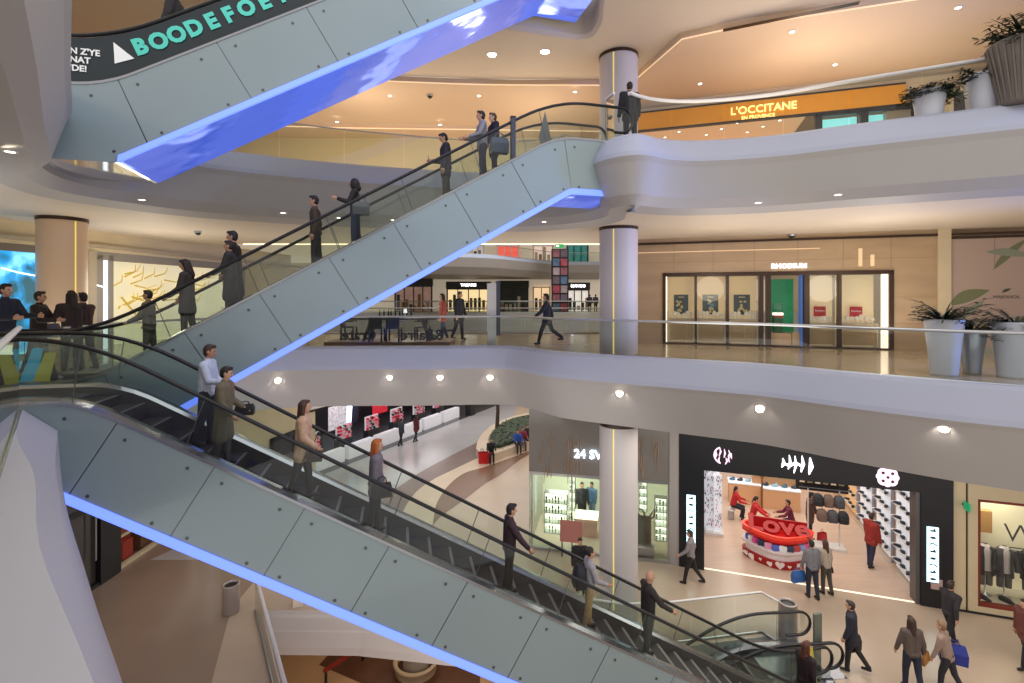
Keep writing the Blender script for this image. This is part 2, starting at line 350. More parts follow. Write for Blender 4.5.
def escalator(name, label, o, yaw, z, F, sgn, W, h0, h1, deck, bot, fb0, fb1, a, b, advert=False, steps=True, panel0=0., panels=True, pitch=1.27, drop=.1):
    """o: near handrail at the first bend; local x runs along the stairs, y across to the far side, z up from the first floor"""
    e = Esc(); e.o, e.yaw, e.z, e.W, e.sgn, e.F = o, yaw, z, W, sgn, F
    R = F/TAN; e.R = R
    e.drop = drop; e.g = g = lambda t, r=.5: sgn*TAN*(sp(t, r)-sp(t-R, r))
    slope = lambda t: (g(t+.05)-g(t-.05))/.1
    h = lambda t: h0+(h1-h0)*min(max(t/R, 0), 1)
    zr = lambda t: g(t, .85)+h(t)
    zd = lambda t: g(t, .5)+deck
    c0 = (bot-fb0)/TAN*sgn; c1 = R+(bot-fb1)/TAN*sgn
    zb = lambda t: -fb0+sgn*TAN*(sp(t-c0, .06)-sp(t-c1, .06)) if sgn > 0 else -fb0-TAN*(sp(t-c0, .06)-sp(t-c1, .06))
    e.pt = lambda t, y, dz=0.: Vector((o[0]+t*math.cos(yaw)-y*math.sin(yaw), o[1]+t*math.sin(yaw)+y*math.cos(yaw), z+dz))
    rt = thing(name, label, 'escalator', (o[0], o[1], z), yaw); e.root = rt
    def ts(t0, t1, n): 
        L = [t0+(t1-t0)*i/n for i in range(n+1)]
        L += [q for c in (0, R) for q in [c+k*.2 for k in range(-6, 7)] if t0 < q < t1]; L += [q for q in (c0-.05, c0, c0+.05, c1-.05, c1, c1+.05) if t0 < q < t1]; return sorted(set(round(q, 4) for q in L))
    T = ts(-a, R+b, 30)
    for y in (0, W):
        near = y == 0; sgnY = -1 if near else 1
        # handrail with its rounded newel ends
        r = .30; path = []
        e0, e1 = -a, R+b
        for k in range(0, 11): th = -PI/2+PI*k/10; path.append((e0-math.cos(th)*r, y, zr(e0)-r+math.sin(th)*r))
        path = [(e0+.35, y, zr(e0)-2*r)]+path+[(t, y, zr(t)) for t in T[1:-1]]
        for k in range(0, 11): th = PI/2-PI*k/10; path.append((e1+math.cos(th)*r, y, zr(e1)-r+math.sin(th)*r))
        path.append((e1-.35, y, zr(e1)-2*r))
        MB().tube(path, .042, 8, flat=.8).obj('handrail', M_rubber, rt)
        # balustrade glass under it
        gl = MB(); gt = [t for t in T]
        gl.loft([[(t, y, zd(t)-.02) for t in gt], [(t, y, zr(t)-.03) for t in gt]], 0, False)
        for ee, s in ((e0, -1), (e1, 1)):
            q = [(ee+s*math.cos(th)*r, y, zr(ee)-r+math.sin(th)*r) for th in [PI/2-PI*k/8 for k in range(9)]]
            n = gl.add(q+[(ee, y, zr(ee)-2*r)]); gl.face([n+i for i in range(10)])
        gl.obj('balustrade_glass', M_glassg, rt)
        if advert and near:
            ad = MB(); ad.loft([[(t, -.012, zd(t)) for t in T], [(t, -.012, zr(t)-.05) for t in T]], 0, True)
            e.ad = ad.obj('advert_film', M_advert, rt, 'dark advert film with large turquoise letters')
        # glass joints
        q = -a+.6
        while q < R+b-.3:
            s = slope(q); jn = MB(); jn.tube([(q, y, zd(q)), (q-s*(zr(q)-zd(q))*.55, y, zr(q-s*.4))], .008, 4); jn.obj('glass_joint', M_steeld, rt); q += 1.5
        # deck capping and skirting
        dk = MB(); yo, yi = y+sgnY*.16, y-sgnY*.10
        dk.loft([[(t, yo, zd(t)-.05) for t in T], [(t, yo, zd(t)) for t in T], [(t, y+sgnY*.05, zd(t)+.03) for t in T], [(t, y-sgnY*.05, zd(t)+.03) for t in T], [(t, yi, zd(t)-.02) for t in T]], 0, False)
        dk.loft([[(t, yi, zd(t)-.02) for t in T], [(t, yi, g(t)-.12) for t in T]], 1, False)
        dk.obj('deck', [M_skirt, M_steeld], rt)
        # outer cladding, one sheet per joint
        yo = y+sgnY*.15; cut = [-a]; q = panel0
        if panels:
            while q < R+b-.5:
                if q > -a+.4: cut.append(q)
                q += pitch
        cut.append(R+b)
        def edge(s, end):
            tb = s if end else s+slope(s)/TAN*(zd(s)-zb(s))*.433
            return tb
        for i in range(len(cut)-1):
            s0, s1 = cut[i]+.006, cut[i+1]-.006; t0, t1 = edge(s0, i == 0), edge(s1, i == len(cut)-2)
            pl = MB(); n = 14
            top = [(s0+(s1-s0)*k/n) for k in range(n+1)]; bt = [(t0+(t1-t0)*k/n) for k in range(n+1)]
            for c in (c0, c1):
                j = min(range(n+1), key=lambda k: abs(bt[k]-c))
                if 0 < j < n and abs(bt[j]-c) < .3: bt[j] = c
            pl.loft([[(x, yo, zd(x)-.05) for x in top], [(x, yo, zb(x)) for x in bt]], 0, False, flip=not near)
            if near:
                for fx in (.16, .84):
                    for fy in (.14, .86):
                        k = int(fx*n); X = top[k]*(1-fy)+bt[k]*fy; Z = (zd(top[k])-.05)*(1-fy)+zb(bt[k])*fy
                        pl.disc((X, yo-.006, Z), .028, 1, 8, 'y')
            pl.obj('side_panel', [M_panel, M_fix], rt)
        bk = MB(); yb = y+sgnY*.135; bk.loft([[(t, yb, zd(t)-.05) for t in T], [(t, yb, zb(t)+.01) for t in T]], 0, False); bk.obj('backing_sheet', M_steeld, rt)  # dark sheet added behind the panels so strip light cannot show in the seams
        # blue light strip on a small lip along the foot of the cladding
        if not near: continue
        ls = MB(); B = ts(c0 if sgn > 0 else -a, (R+b if sgn > 0 else c1), 24)
        y1, y2 = yo+sgnY*.012, yo+sgnY*.05
        ls.loft([[(t, y1, zb(t)+.13) for t in B], [(t, y2, zb(t)+.01) for t in B], [(t, y2, zb(t)-.012) for t in B], [(t, yo, zb(t)-.012) for t in B]], 0, False, flip=not near)
        ls.obj('light_strip', M_led, rt)
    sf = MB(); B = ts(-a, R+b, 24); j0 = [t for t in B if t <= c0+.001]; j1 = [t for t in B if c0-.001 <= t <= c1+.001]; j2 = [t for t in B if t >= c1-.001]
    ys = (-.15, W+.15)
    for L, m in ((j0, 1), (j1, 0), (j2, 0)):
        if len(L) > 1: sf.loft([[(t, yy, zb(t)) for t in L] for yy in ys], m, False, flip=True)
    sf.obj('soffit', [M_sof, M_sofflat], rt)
    # steps
    if steps:
        first = None; N = int(R/.4)
        for k in range(-1, N+2):
            x = .4*k; zz = g(x+.2, .3)-drop*min(1, max(0, (x+.8)/1.2), max(0, (R+.8-x)/1.2))
            if first is None:
                m = MB(); m.box((.2, W/2, -.05), (.395, W-.22, .1), 0)
                m.box((.02 if sgn > 0 else .38, W/2, -.14), (.03, W-.22, .28), 0); m.box((.04 if sgn > 0 else .36, W/2, .003), (.05, W-.24, .006), 1)
                first = m.obj('step', [M_step, M_stepedge], rt); first.location = (x, 0, zz)
            else:
                o2 = first.copy(); COL.objects.link(o2); o2.parent = rt; o2.location = (x, 0, zz)
    for x0, x1, zz in ((-a-.5, -.4, 0), (R+.4, R+b+.5, sgn*F)):
        MB().box2((x0, .1, zz-.06), (x1, W-.1, zz+.008), 0).obj('floor_plate', M_skirt, rt)
    return e
UP = escalator('escalator', 'middle escalator rising to the second gallery beside the round column, carrying people in dark coats', (-7.68, 9.075), .276, L1, L2-L1, 1, 1.382, .95, .95, .09, 1.405, 1.25, 1.22, 2.3, 1.7, panel0=.3)
DOWN = escalator('escalator', 'lowest escalator with dark steps in full view descending to the ground floor', (-6.398, 7.411), .221, L1, -L0, -1, 1.193, 1.02, .92, .14, 1.39, 1.15, 1.15, 2.2, 1.25, panel0=.55, pitch=1.3)
TOP = escalator('escalator', 'uppermost escalator with a black advert on its balustrade and a bright blue underside', (-7.253, 8.924), .279, L2, L3-L2, 1, 1.406, 1.0, .97, .155, 1.347, 1.2, 1.2, 1.9, 1.4, advert=True, panel0=.25, pitch=1.55)
BASE = escalator('escalator', 'short escalator going down from the ground floor to the basement behind the glass guard', (5.7, 12.85), PI+.068, L0, L0-LB, -1, 1.17, .95, .95, .14, 1.2, 1.1, 1.1, 1.75, .6, panels=False, drop=0.)
# advert lettering on the upper balustrade
def on_up(E, t, zoff): return (t, -.03, E.g(t, 1.0)+zoff)
tl = M_teal = mat('turquoise lettering', '4fc4b4', .4, emit=.25, ecol='4fc4b4')
M_wl = mat('white lettering', 'e8ecec', .4, emit=.15, ecol='ffffff')
def ad_letter(ch, t, zoff, size, m, bold=.03, tilt=True):
    s = math.atan((TOP.g(t+.1, 1.)-TOP.g(t-.1, 1.))/.2) if tilt else 0
    o = text('lettering', ch, size, m, TOP.ad, (t, -.03, TOP.g(t, 1.)+zoff), (PI/2, -s, 0), .004, bold=bold)
    return o
# ---------------------------------------------------------------- advert text on the top escalator
def t_of(px, E=TOP):
    r = (px-HX)/FPX; c, s = math.cos(E.yaw), math.sin(E.yaw); return (r*E.o[1]-E.o[0])/(c-r*s)
for ch, px in zip('BOODEFOET', (141, 159.5, 177.5, 195, 212.5, 229.5, 247, 264.5, 281)):
    ad_letter(ch, t_of(px), .60, .38, M_teal, .02)
for i, ln in enumerate(("N Z'YE", "NAT", "'DE!")): text('lettering', ln, .15, M_wl, TOP.ad, (-.52, -.03, .74-i*.15), (PI/2, 0, 0), .004, 'LEFT', bold=.004)
tm = MB(); t0 = t_of(124); n = tm.add([(t0-.13, -.03, TOP.g(t0)+.42), (t0+.17, -.03, TOP.g(t0)+.55), (t0-.15, -.03, TOP.g(t0)+.80)]); tm.face((n, n+1, n+2)); tm.obj('triangle_emblem', M_wl, TOP.ad)
# ---------------------------------------------------------------- right wall, first gallery: jeweller's shop
fu = lambda px, v=0: FR.u(px, v)[0]
def wallbox(mb, u0, u1, z0, z1, v0=0., v1=.3, m=0, fr=FR):
    a = fr.w((u0+u1)/2, (v0+v1)/2, (z0+z1)/2); mb.box(a, (abs(u1-u0), abs(v1-v0), abs(z1-z0)), m, fr.a)
UE = fu(893.5)
wr = MB(); wallbox(wr, -.9, 0, 0, 3.6); wallbox(wr, 0, UE, 2.4, 3.6); wallbox(wr, UE, fu(937), 0, 3.6)
wallbox(wr, fu(937), fu(950), 0, 3.6, -.08, .3, 1); wallbox(wr, -1.2, -.9, 0, 3.6, 0, 12, 0)
wallbox(wr, -.9, 12, 3.40, 3.47, -.06, 0, 2); wallbox(wr, -.9, fu(820), 3.12, 3.15, -.02, 0, 3)
for k in range(9): wallbox(wr, -.9+1.25*k, -.9+1.25*k+.012, 2.45, 3.4, -.003, 0, 4)
wallbox(wr, -.9, fu(937), 2.78, 2.79, -.003, 0, 4); wallbox(wr, UE, fu(937), 1.6, 1.61, -.003, 0, 4); wallbox(wr, UE, fu(937), .8, .81, -.003, 0, 4)
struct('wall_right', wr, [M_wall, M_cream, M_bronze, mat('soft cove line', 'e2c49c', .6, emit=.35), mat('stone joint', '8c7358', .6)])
def local_thing(fr, name, label, cat, u, v=0., z=0., group=None, rz=0.): return thing(name, label, cat, fr.w(u, v, z), fr.a+rz, group)
jw = local_thing(FR, 'storefront', 'jewellery shop front with dark bronze frame and lit windows in the brown stone wall', 'shop', 0)
M_jback = mat('lit beige window back', 'e3c593', .6, emit=.28, ecol='ffd9a0'); M_jpink = mat('lit cream window back', 'e8d6ac', .6, emit=.3, ecol='ffe2b4')
fm = MB()
fm.box2((0, -.06, 2.3), (UE, .3, 2.42)); fm.box2((0, -.06, 0), (.1, .3, 2.4)); fm.box2((UE-.13, -.06, 0), (UE, .3, 2.4))
for p0, p1 in ((694.5, 697), (726, 729), (759, 763.5), (766, 771), (804, 809.5), (838, 841.5)): fm.box2((fu(p0), -.04, 0), (fu(p1), .2, 2.32))
fm.box2((0, -.03, 0), (UE, .3, .04)); fm.obj('frame', M_bronze, jw, bevel=.008)
for a_, b_ in ((663.5, 667), (882, 888.5)): MB().box2((fu(a_), .02, .05), (fu(b_), .1, 2.3)).obj('light_column', glow('warm window light', 'ffe9cc', 1.3), jw)
bays = [(668, 694.5, 0), (697, 726, 0), (729, 759, 0), (809.5, 838, 1), (841.5, 881, 1)]
M_postd = mat('dark green poster', '1d3a3c', .4); M_postr = mat('red card', 'b3202c', .5, emit=.15); M_gold = mat('pale gold', 'd9c489', .35, .2); M_sky = mat('light blue', '7fb6cf', .4); M_green = mat('green cloth', '2b7f55', .6)
stands = []
for i, (p0, p1, kd) in enumerate(bays):
    u0, u1 = fu(p0), fu(p1); c = (u0+u1)/2; w = u1-u0
    MB().box2((u0, .62, .04), (u1, .68, 2.3)).obj('window_back', M_jpink if kd else M_jback, jw)
    g = MB(); g.quad((u0, .05, .05), (u1, .05, .05), (u1, .05, 2.3), (u0, .05, 2.3)); g.obj('window_pane', M_shopglass, jw)
    ct = MB(); zc = .86 if not kd else .78; ct.box2((u0+.02, .12, zc-.05), (u1-.02, .62, zc), 1); ct.box2((u0+.06, .16, .1), (u1-.06, .2, zc-.06), 0)
    ct.box2((u0+.03, .14, .04), (u0+.07, .2, zc-.05), 1); ct.box2((u1-.07, .14, .04), (u1-.03, .2, zc-.05), 1); ct.obj('display_counter', [mat('tan counter front', 'c2a074', .5, emit=.05), M_cream], jw)
    ms = []
    if not kd:
        ps = MB(); pw = .23*w/.9+.02; ps.box2((c-pw, .55, 1.0), (c+pw, .59, 1.68))
        pt = ps.obj('poster', M_postd, jw, 'dark green poster with pale ornaments')
        orn = MB()
        for k in range(9): orn.ball((c-pw*.6+random.random()*pw*1.2, .54, 1.08+random.random()*.42), (.05, .006, .035+.03*random.random()), 1 if (i == 1 and k > 5) else 0, 8, 4)
        if i == 1:
            for k in range(5): a = k*2*PI/5; orn.tube([(c+.07, .538, 1.32), (c+.07+.13*math.cos(a), .538, 1.32+.13*math.sin(a))], [.022, .006], 5, 1)
        orn.box2((c-.1, .538, 1.58), (c+.1, .545, 1.61), 0); orn.obj('ornament', [M_gold, M_sky], pt)
    else:
        cd = MB(); cd.box2((c-.17, .45, .98), (c+.17, .47, 1.3)); k = cd.obj('red_card', M_postr, jw)
        text('lettering', 'Rhodium', .075, M_wl, k, (c, .44, 1.16), (PI/2, 0, 0), .003)
    for k in range(7):
        x = u0+.12+(w-.24)*k/6; hh = .06+.09*random.random()
        if not kd and abs(x-c) < .1: continue
        stands.append((FR.w(x, .34+.1*random.random(), zc), hh, i, k))
proto = None
M_wstand = mat('white display stand', 'efe6d4', .5, emit=.1, ecol='fff0d8')
ordn = ['first', 'second', 'third', 'fourth', 'fifth', 'sixth', 'seventh']
winn = ['beige window by the column', 'beige window with the starfish poster', 'beige window beside the green doorway', 'cream window right of the doorway', 'cream window at the right end of the jeweller']
for p, hh, i, k in stands:
    lb = 'white jewellery stand, %s in the %s' % (ordn[k], winn[i])
    if proto is None:
        proto = thing('jewellery_stand', lb, 'display stand', p, FR.a, 'jewellery stands in the shop windows')
        MB().lathe([(.05, 0), (.05, .01), (.012, .02), (.012, .05)], n=8).obj('foot', M_wstand, proto)
        MB().ball((0, 0, .09), (.045, .02, .05), 0, 8, 6).obj('bust', M_wstand, proto)
    else: dup(proto, p, FR.a, lb, None, (1.5, 1.3, .8+hh*9))
# open doorway with green inside
u0, u1 = fu(771), fu(804)
dr = MB(); dr.box2((u0, .9, .42), (u1-.12, .95, 2.2)); dr.obj('green_back_panel', mat('emerald backlit panel', '0f7a4c', .4, emit=.35, noise=.25, nscale=2.5), jw)
pl = MB(); pl.box2((u0+.02, .28, .0), (u1-.3, .8, .42)); pl.box2((u1-.28, .28, 0), (u1-.06, .8, .44)); pl.obj('plinth', mat('light wood plinth', 'd8b48a', .5), jw)
MB().box2((u1-.06, .1, .04), (u1-.02, .5, 2.3)).obj('blue_light_panel', glow('blue light panel', '4a6cb0', .45), jw)
cs = thing('display_case', 'tall glass display case with green base in the emerald doorway of the jeweller', 'display case', FR.w(fu(781), .55, .42), FR.a)
MB().box2((-.13, -.13, 0), (.13, .13, .5)).obj('case_base', mat('dark green base', '1f5a34', .4), cs)
MB().box2((-.14, -.14, .5), (.14, .14, .58)).obj('red_band', mat('red band', 'a2422f', .5), cs)
MB().box2((-.14, -.14, .58), (.14, .14, .66)).obj('tray', glow('case light', 'fff6e0', 1.6), cs)
MB().box2((-.13, -.13, .66), (.13, .13, .98)).obj('glass_cover', M_shopglass, cs)
u, z = FR.uz(789, 266, -.06); sg = local_thing(FR, 'shop_sign', 'white illuminated RHODIUM letters on the brown stone wall', 'sign', u, -.04, z)
text('lettering', 'RHODIUM', .195, glow('white sign light', 'ffffff', 1.6), sg, (0, 0, 0), bold=.008, ext=.02, sx=1.12)
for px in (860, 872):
    l = local_thing(FR, 'wall_reflection', 'slim warm wall reflection %s above the right end of the jeweller' % ('at the left of two' if px == 860 else 'at the right of two'), 'wall reflection', fu(px), -.03, 2.55, 'warm painted reflections')
    MB().box2((-.05, -.015, 0), (.05, .02, .55 if px == 860 else .35)).obj('reflection_panel', MATS['soft cove line'], l)  # dim reflection on the stone imitated by a glowing panel, no lamp there
# hoarding to the right, with large leaves
uh = fu(950); hb = local_thing(FR, 'shop_hoarding', 'mauve shop hoarding printed with large olive leaves behind the white planters', 'hoarding', uh)
MB().box2((0, 0, 0), (5, .2, 3.38)).obj('board', mat('mauve hoarding', 'b7a094', .55), hb); MB().box2((0, -.03, 3.30), (5, .0, 3.38)).obj('top_edge', M_bronze, hb)
M_leafp = [mat('olive leaf print', '747a58', .6), mat('pale leaf print', '8b9380', .6), mat('grey leaf print', 'a8a294', .6)]
def leafshape(mb, a, b, wd, m, y):
    A, B = Vector(a), Vector(b); d = B-A; n = Vector((-d.y, d.x)).normalized(); L = []
    for k in range(13): t = k/12; L.append((A+d*t+n*(wd*math.sin(PI*t)*(1-.3*t)+.25*wd*math.sin(PI*t)), A+d*t-n*wd*math.sin(PI*t)*.45))
    for (p, q), (r, s) in zip(L, L[1:]): mb.quad((p.x, y, p.y), (q.x, y, q.y), (s.x, y, s.y), (r.x, y, r.y), m)
hz = lambda px, py: (FR.uz(px, py)[0]-uh, FR.uz(px, py)[1])
for i, (a, b, w, m) in enumerate((((993, 270), (1028, 238), .13, 0), ((985, 252), (1032, 256), .14, 1), ((948, 306), (990, 290), .22, 0), ((960, 322), (985, 300), .12, 1), ((975, 368), (1000, 345), .16, 2))):
    lm = MB(); leafshape(lm, hz(*a), hz(*b), w, m, -.006-.002*i); lm.obj('leaf_print', M_leafp, hb)
u, z = hz(1006, 297); text('lettering', 'MAJOLICA', .13, mat('grey print', '6d655c', .6), hb, (u, -.012, z), ext=.002)
leaf = MB(); leafshape(leaf, (u-.1, z+.12), (u+.12, z+.24), .05, 0, -.01); leaf.obj('emblem', mat('dark print', '3f4a3c', .6), hb)
# ---------------------------------------------------------------- right wall, second gallery: cosmetics shop with orange fascia
FR2 = Frame((5.19, 17.2), FR.a, L2)
w2 = MB(); wallbox(w2, -.9, 13, 2.8, 3.4, 0, .3, 0, FR2); wallbox(w2, 3.6+2.9, 13, 0, 2.8, .05, .3, 0, FR2); wallbox(w2, -1.2, -.9, 0, 3.5, 0, 14, 1, FR2)
wallbox(w2, -.9, 13, 2.95, 3.0, -.08, 0, 2, FR2)
struct('wall_right_upper', w2, [mat('upper wall plaster', 'cbb9a2', .5), M_soffit2, mat('cornice', '9d9483', .5)])
oc = local_thing(FR2, 'storefront', 'cosmetics shop front with a long ochre fascia and gold letters above the second gallery', 'shop', 0)
ue = fu(905)
MB().box2((-.9, -.05, 2.2), (ue, .15, 2.78)).obj('fascia_board', mat('ochre fascia board', 'c98512', .45, emit=.22, ecol='d98a10', noise=.05), oc)
bl = MB(); bl.box2((-.9, -.07, 2.78), (ue, .1, 2.83)); bl.box2((-.9, -.07, 2.15), (ue, .1, 2.2)); bl.obj('fascia_trim', M_dark, oc)
MB().box2((-.9, 3.0, 0), (fu(815), 3.05, 2.8)).obj('interior_wall', mat('peach interior', 'e3b183', .6, emit=.3, ecol='ffc890'), oc)
MB().box2((-.9, .1, 2.5), (fu(815), 3.0, 2.55)).obj('interior_ceiling', mat('peach interior ceiling', 'eec29a', .6, emit=.35, ecol='ffd0a0'), oc)
fr = MB(); fr.box2((fu(815), -.05, 0), (fu(822), .1, 2.2)); fr.box2((fu(860), -.05, 0), (fu(868), .1, 2.2)); fr.box2((fu(912), -.05, 0), (fu(917), .1, 2.2)); fr.box2((fu(815), -.05, 2.05), (fu(917), .1, 2.2)); fr.obj('window_frame', M_dark, oc)
for i, (p0, p1) in enumerate(((822, 860), (868, 912))):
    w = MB(); w.box2((fu(p0), .3, .2), (fu(p1), .34, 2.05)); o = w.obj('light_box', mat('cyan light box', '8fdde0', .5, emit=1.0, ecol='8fe6ea'), oc)
    MB().quad((fu(p0), 0, .1), (fu(p1), 0, .1), (fu(p1), 0, 2.05), (fu(p0), 0, 2.05)).obj('window_pane', M_shopglass, oc)
    gm = MB(); gm.ball((fu(p0)+.9, .28, 1.35), (.3, .01, .12), 0, 10, 6); gm.obj('green_print', mat('green print', '1f9a6a', .5), o)
for i in range(11):
    u = fu(648+i*15.5); q = thing('ceiling_spot', 'tiny warm ceiling spot inside the ochre-fronted cosmetics shop', 'ceiling light', FR2.w(u, .8+1.7*((i*37)%10)/10, 2.485), FR.a, 'tiny spots in the cosmetics shop')
    MB().disc((0, 0, 0), .05, 0, 10).obj('lens', M_lamp, q); MB().lathe([(.05, .0), (.065, -.01), (.07, .015)], n=10).obj('trim', M_white, q)
u, z = FR2.uz(763, 108.5, -.08); text('lettering', "L'OCCITANE", .34, glow('gold letters', 'ffe08a', 1.5), oc, (u, -.08, z), ext=.015, bold=.004, label='gold main letters')
u, z = FR2.uz(758, 116.5, -.08); text('lettering', 'EN PROVENCE', .15, MATS['gold letters'], oc, (u, -.08, z), ext=.01, bold=.002)
# dark shop further right on the second gallery
ds = local_thing(FR2, 'shop_window', 'dark shop window with a pale frame behind the tall planters on the second gallery', 'shop window', fu(948))
m = MB(); m.box2((0, -.04, 0), (.12, .1, 2.5)); m.box2((0, -.04, 2.4), (4, .1, 2.5)); m.obj('frame', M_cream, ds)
MB().box2((.12, .02, 0), (4, .06, 2.4)).obj('dark_pane', mat('dark glazing', '3b3835', .15), ds)
q = local_thing(FR2, 'light_box', 'small glowing light box in the dark shop window of the second gallery', 'light box', fu(970), -.03, 1.0)
MB().box2((-.22, -.02, 0), (.22, .03, .35)).obj('face', glow('light box face', 'f4ead0', 1.8), q); MB().box2((-.24, 0, -.02), (.24, .04, .37)).obj('case', M_dark, q)
cb = local_thing(FR2, 'illuminated_sign', 'narrow cyan light panel between cosmetics shop and dark shop window', 'light panel', fu(946), -.05, .3)
MB().box2((-.09, -.02, 0), (.07, .02, 1.5)).obj('face', glow('cyan strip', '9fe4e6', 1.2), cb)
# ---------------------------------------------------------------- left wall, first gallery
FL = Frame((-13.0, 13.0), math.atan2(8.4, 1.1), 0)
fl_u = lambda px, v=0: FL.u(px, v)[0]
ls = MB()
for (p0, p1, z0, z1, v0, v1, m) in ((-80, 290, 3.0, 3.7, -.05, .3, 0), (86, 94, 0, 3.0, -.1, .2, 2), (-80, -60, 0, 3, 0, .3, 0), (244, 330, 0, 3.0, 0, .3, 0), (-80, 300, 3.1, 3.2, -.18, -.05, 2)):
    wallbox(ls, fl_u(p0), fl_u(p1), z0, z1, v0, v1, m, FL)
struct('wall_left_shops', ls, [M_cream, M_bronze, mat('grey cornice', 'a89c88', .5)])
gs = local_thing(FL, 'shop_window', 'large yellow lit shop window with white branch decoration behind the middle escalator', 'shop window', fl_u(94))
W = fl_u(244)-fl_u(94)
MB().box2((0, .9, 0), (W, 1, 2.8)).obj('window_back', mat('yellow lit window back', 'f2e6c0', .6, emit=.7, ecol='fff0cc', noise=.08, nscale=1), gs)
m = MB(); m.box2((0, -.05, 0), (.25, .1, 2.9)); m.box2((.45, -.05, 0), (.6, .1, 2.9)); m.box2((W-.15, -.05, 0), (W, .1, 2.9)); m.box2((0, -.05, 2.75), (W, .1, 3.0)); m.obj('frame', mat('grey window frame', '8d8880', .4), gs)
MB().box2((.25, 0, 0), (.45, .06, 2.75)).obj('light_column', glow('pale blue light column', 'cfd8e4', 1.1), gs)
MB().quad((.6, 0, 0), (W-.15, 0, 0), (W-.15, 0, 2.75), (.6, 0, 2.75)).obj('window_pane', M_shopglass, gs)
br = MB()
for k in range(34):
    x = 1.2+random.random()*(W-2.6); z = 1.3+random.random()*1.2; a = random.uniform(-.7, .7); br.tube([(x, .8, z), (x+.5*math.cos(a), .78, z+.3*math.sin(a)), (x+.9*math.cos(a+.4), .8, z+.5*math.sin(a+.4))], [.03, .02, .01], 5)
for a in ((.9, .3, 1.1), (1.5, 1.2, 1.3)): br.tube([(a[0], .7, a[1]), (a[0]+.05*a[2], .7, 1.3)], .03, 5)
br.tube([(1.6, .7, 1.6), (2.9, .7, .2)], .035, 5)
o = br.obj('branch_decoration', mat('gold branches', 'e8c85a', .5, emit=.35, ecol='ffdf6a'), gs); o['kind'] = 'stuff'
def blue_mat():
    m = bpy.data.materials.new('blue jungle screen'); m.use_nodes = True; nt = m.node_tree; b = nt.nodes['Principled BSDF']
    tc = nt.nodes.new('ShaderNodeTexCoord'); nz = nt.nodes.new('ShaderNodeTexNoise'); nz.inputs['Scale'].default_value = 1.1; nz.inputs['Detail'].default_value = 6; nz.inputs['Distortion'].default_value = 1.2
    cr = nt.nodes.new('ShaderNodeValToRGB'); e = cr.color_ramp.elements
    e[0].position = .35; e[0].color = (*srgb('0b4a55'), 1); e[1].position = .66; e[1].color = (*srgb('8fe6ff'), 1); x = e.new(.5); x.color = (*srgb('169ae0'), 1)
    nt.links.new(tc.outputs['Object'], nz.inputs['Vector']); nt.links.new(nz.outputs['Fac'], cr.inputs['Fac']); nt.links.new(cr.outputs['Color'], b.inputs['Emission Color'])
    b.inputs['Emission Strength'].default_value = 1.3; b.inputs['Base Color'].default_value = (0, .05, .1, 1); return m
bs = local_thing(FL, 'video_screen', 'large glowing blue video screen on the left wall beside the round column', 'screen', fl_u(-70))
Wb = fl_u(86)-fl_u(-70)-.15
MB().box2((0, -.02, .1), (Wb, .06, 2.8)).obj('screen', blue_mat(), bs); m = MB(); m.box2((-.1, -.06, 2.8), (Wb+.1, .1, 3.0)); m.box2((Wb, -.06, 0), (Wb+.1, .1, 2.8)); m.box2((-.1, -.06, 0), (0, .1, 2.8)); m.obj('frame', mat('screen frame', '6f665c', .4), bs)
cb = MB(); cb.tube([(fl_u(0)-fl_u(-70)+.4*k, -.05, 2.35-.06*k-.05*math.sin(k)) for k in range(8)], .02, 5); cb.obj('light_line', glow('pale blue line', 'dff4ff', 2), bs)
# service door and display further along that wall
dd = local_thing(FL, 'glass_door', 'narrow brown framed glass door in the cream wall behind the middle escalator', 'door', fl_u(286))
m = MB(); m.box2((0, -.12, 0), (.12, 0, 2.1)); m.box2((1.9, -.12, 0), (2.02, 0, 2.1)); m.box2((0, -.12, 2.0), (2.02, 0, 2.12)); m.obj('frame', mat('brown frame', '7a6342', .5), dd); MB().box2((.12, -.08, 0), (1.9, -.04, 2.0)).obj('pane', mat('pale green glazing', 'b7c0ac', .15), dd)
# ---------------------------------------------------------------- ground floor: black fronted accessories shop
F0 = Frame((5.19, 17.2), FR.a, L0)
f0u = lambda px, v=0: F0.u(px, v)[0]
bs = local_thing(F0, 'storefront', 'black fronted accessories shop with white emblems and glowing side panels on the ground floor', 'shop', 0)
ua, ub, uc, ud = f0u(679), f0u(704), f0u(914), f0u(951)
HZ = 3.33
m = MB(); m.box2((ua, -.15, 0), (ub, .25, 5.4)); m.box2((uc+.12, -.15, 0), (ud, .25, 5.4)); m.box2((ub, -.15, HZ), (uc+.12, .25, 5.4)); m.obj('portal', M_black, bs)
MB().box2((uc, -.1, 0), (uc+.12, .3, HZ)).obj('steel_jamb', M_steeld, bs)
MB().box2((ub, -.05, .0), (uc, .02, .012)).obj('threshold_light', glow('threshold light', 'fff2dc', .7), bs)
M_wglow = glow('white emblem light', 'ffffff', 2.2); M_pglow = glow('rose emblem light', 'ffd6f2', 1.15)
def emb(name, px, py, build, label):
    u, z = F0.uz(px, py, -.15); q = local_thing(F0, name, label, 'emblem', u, -.16, z); build(q); return q
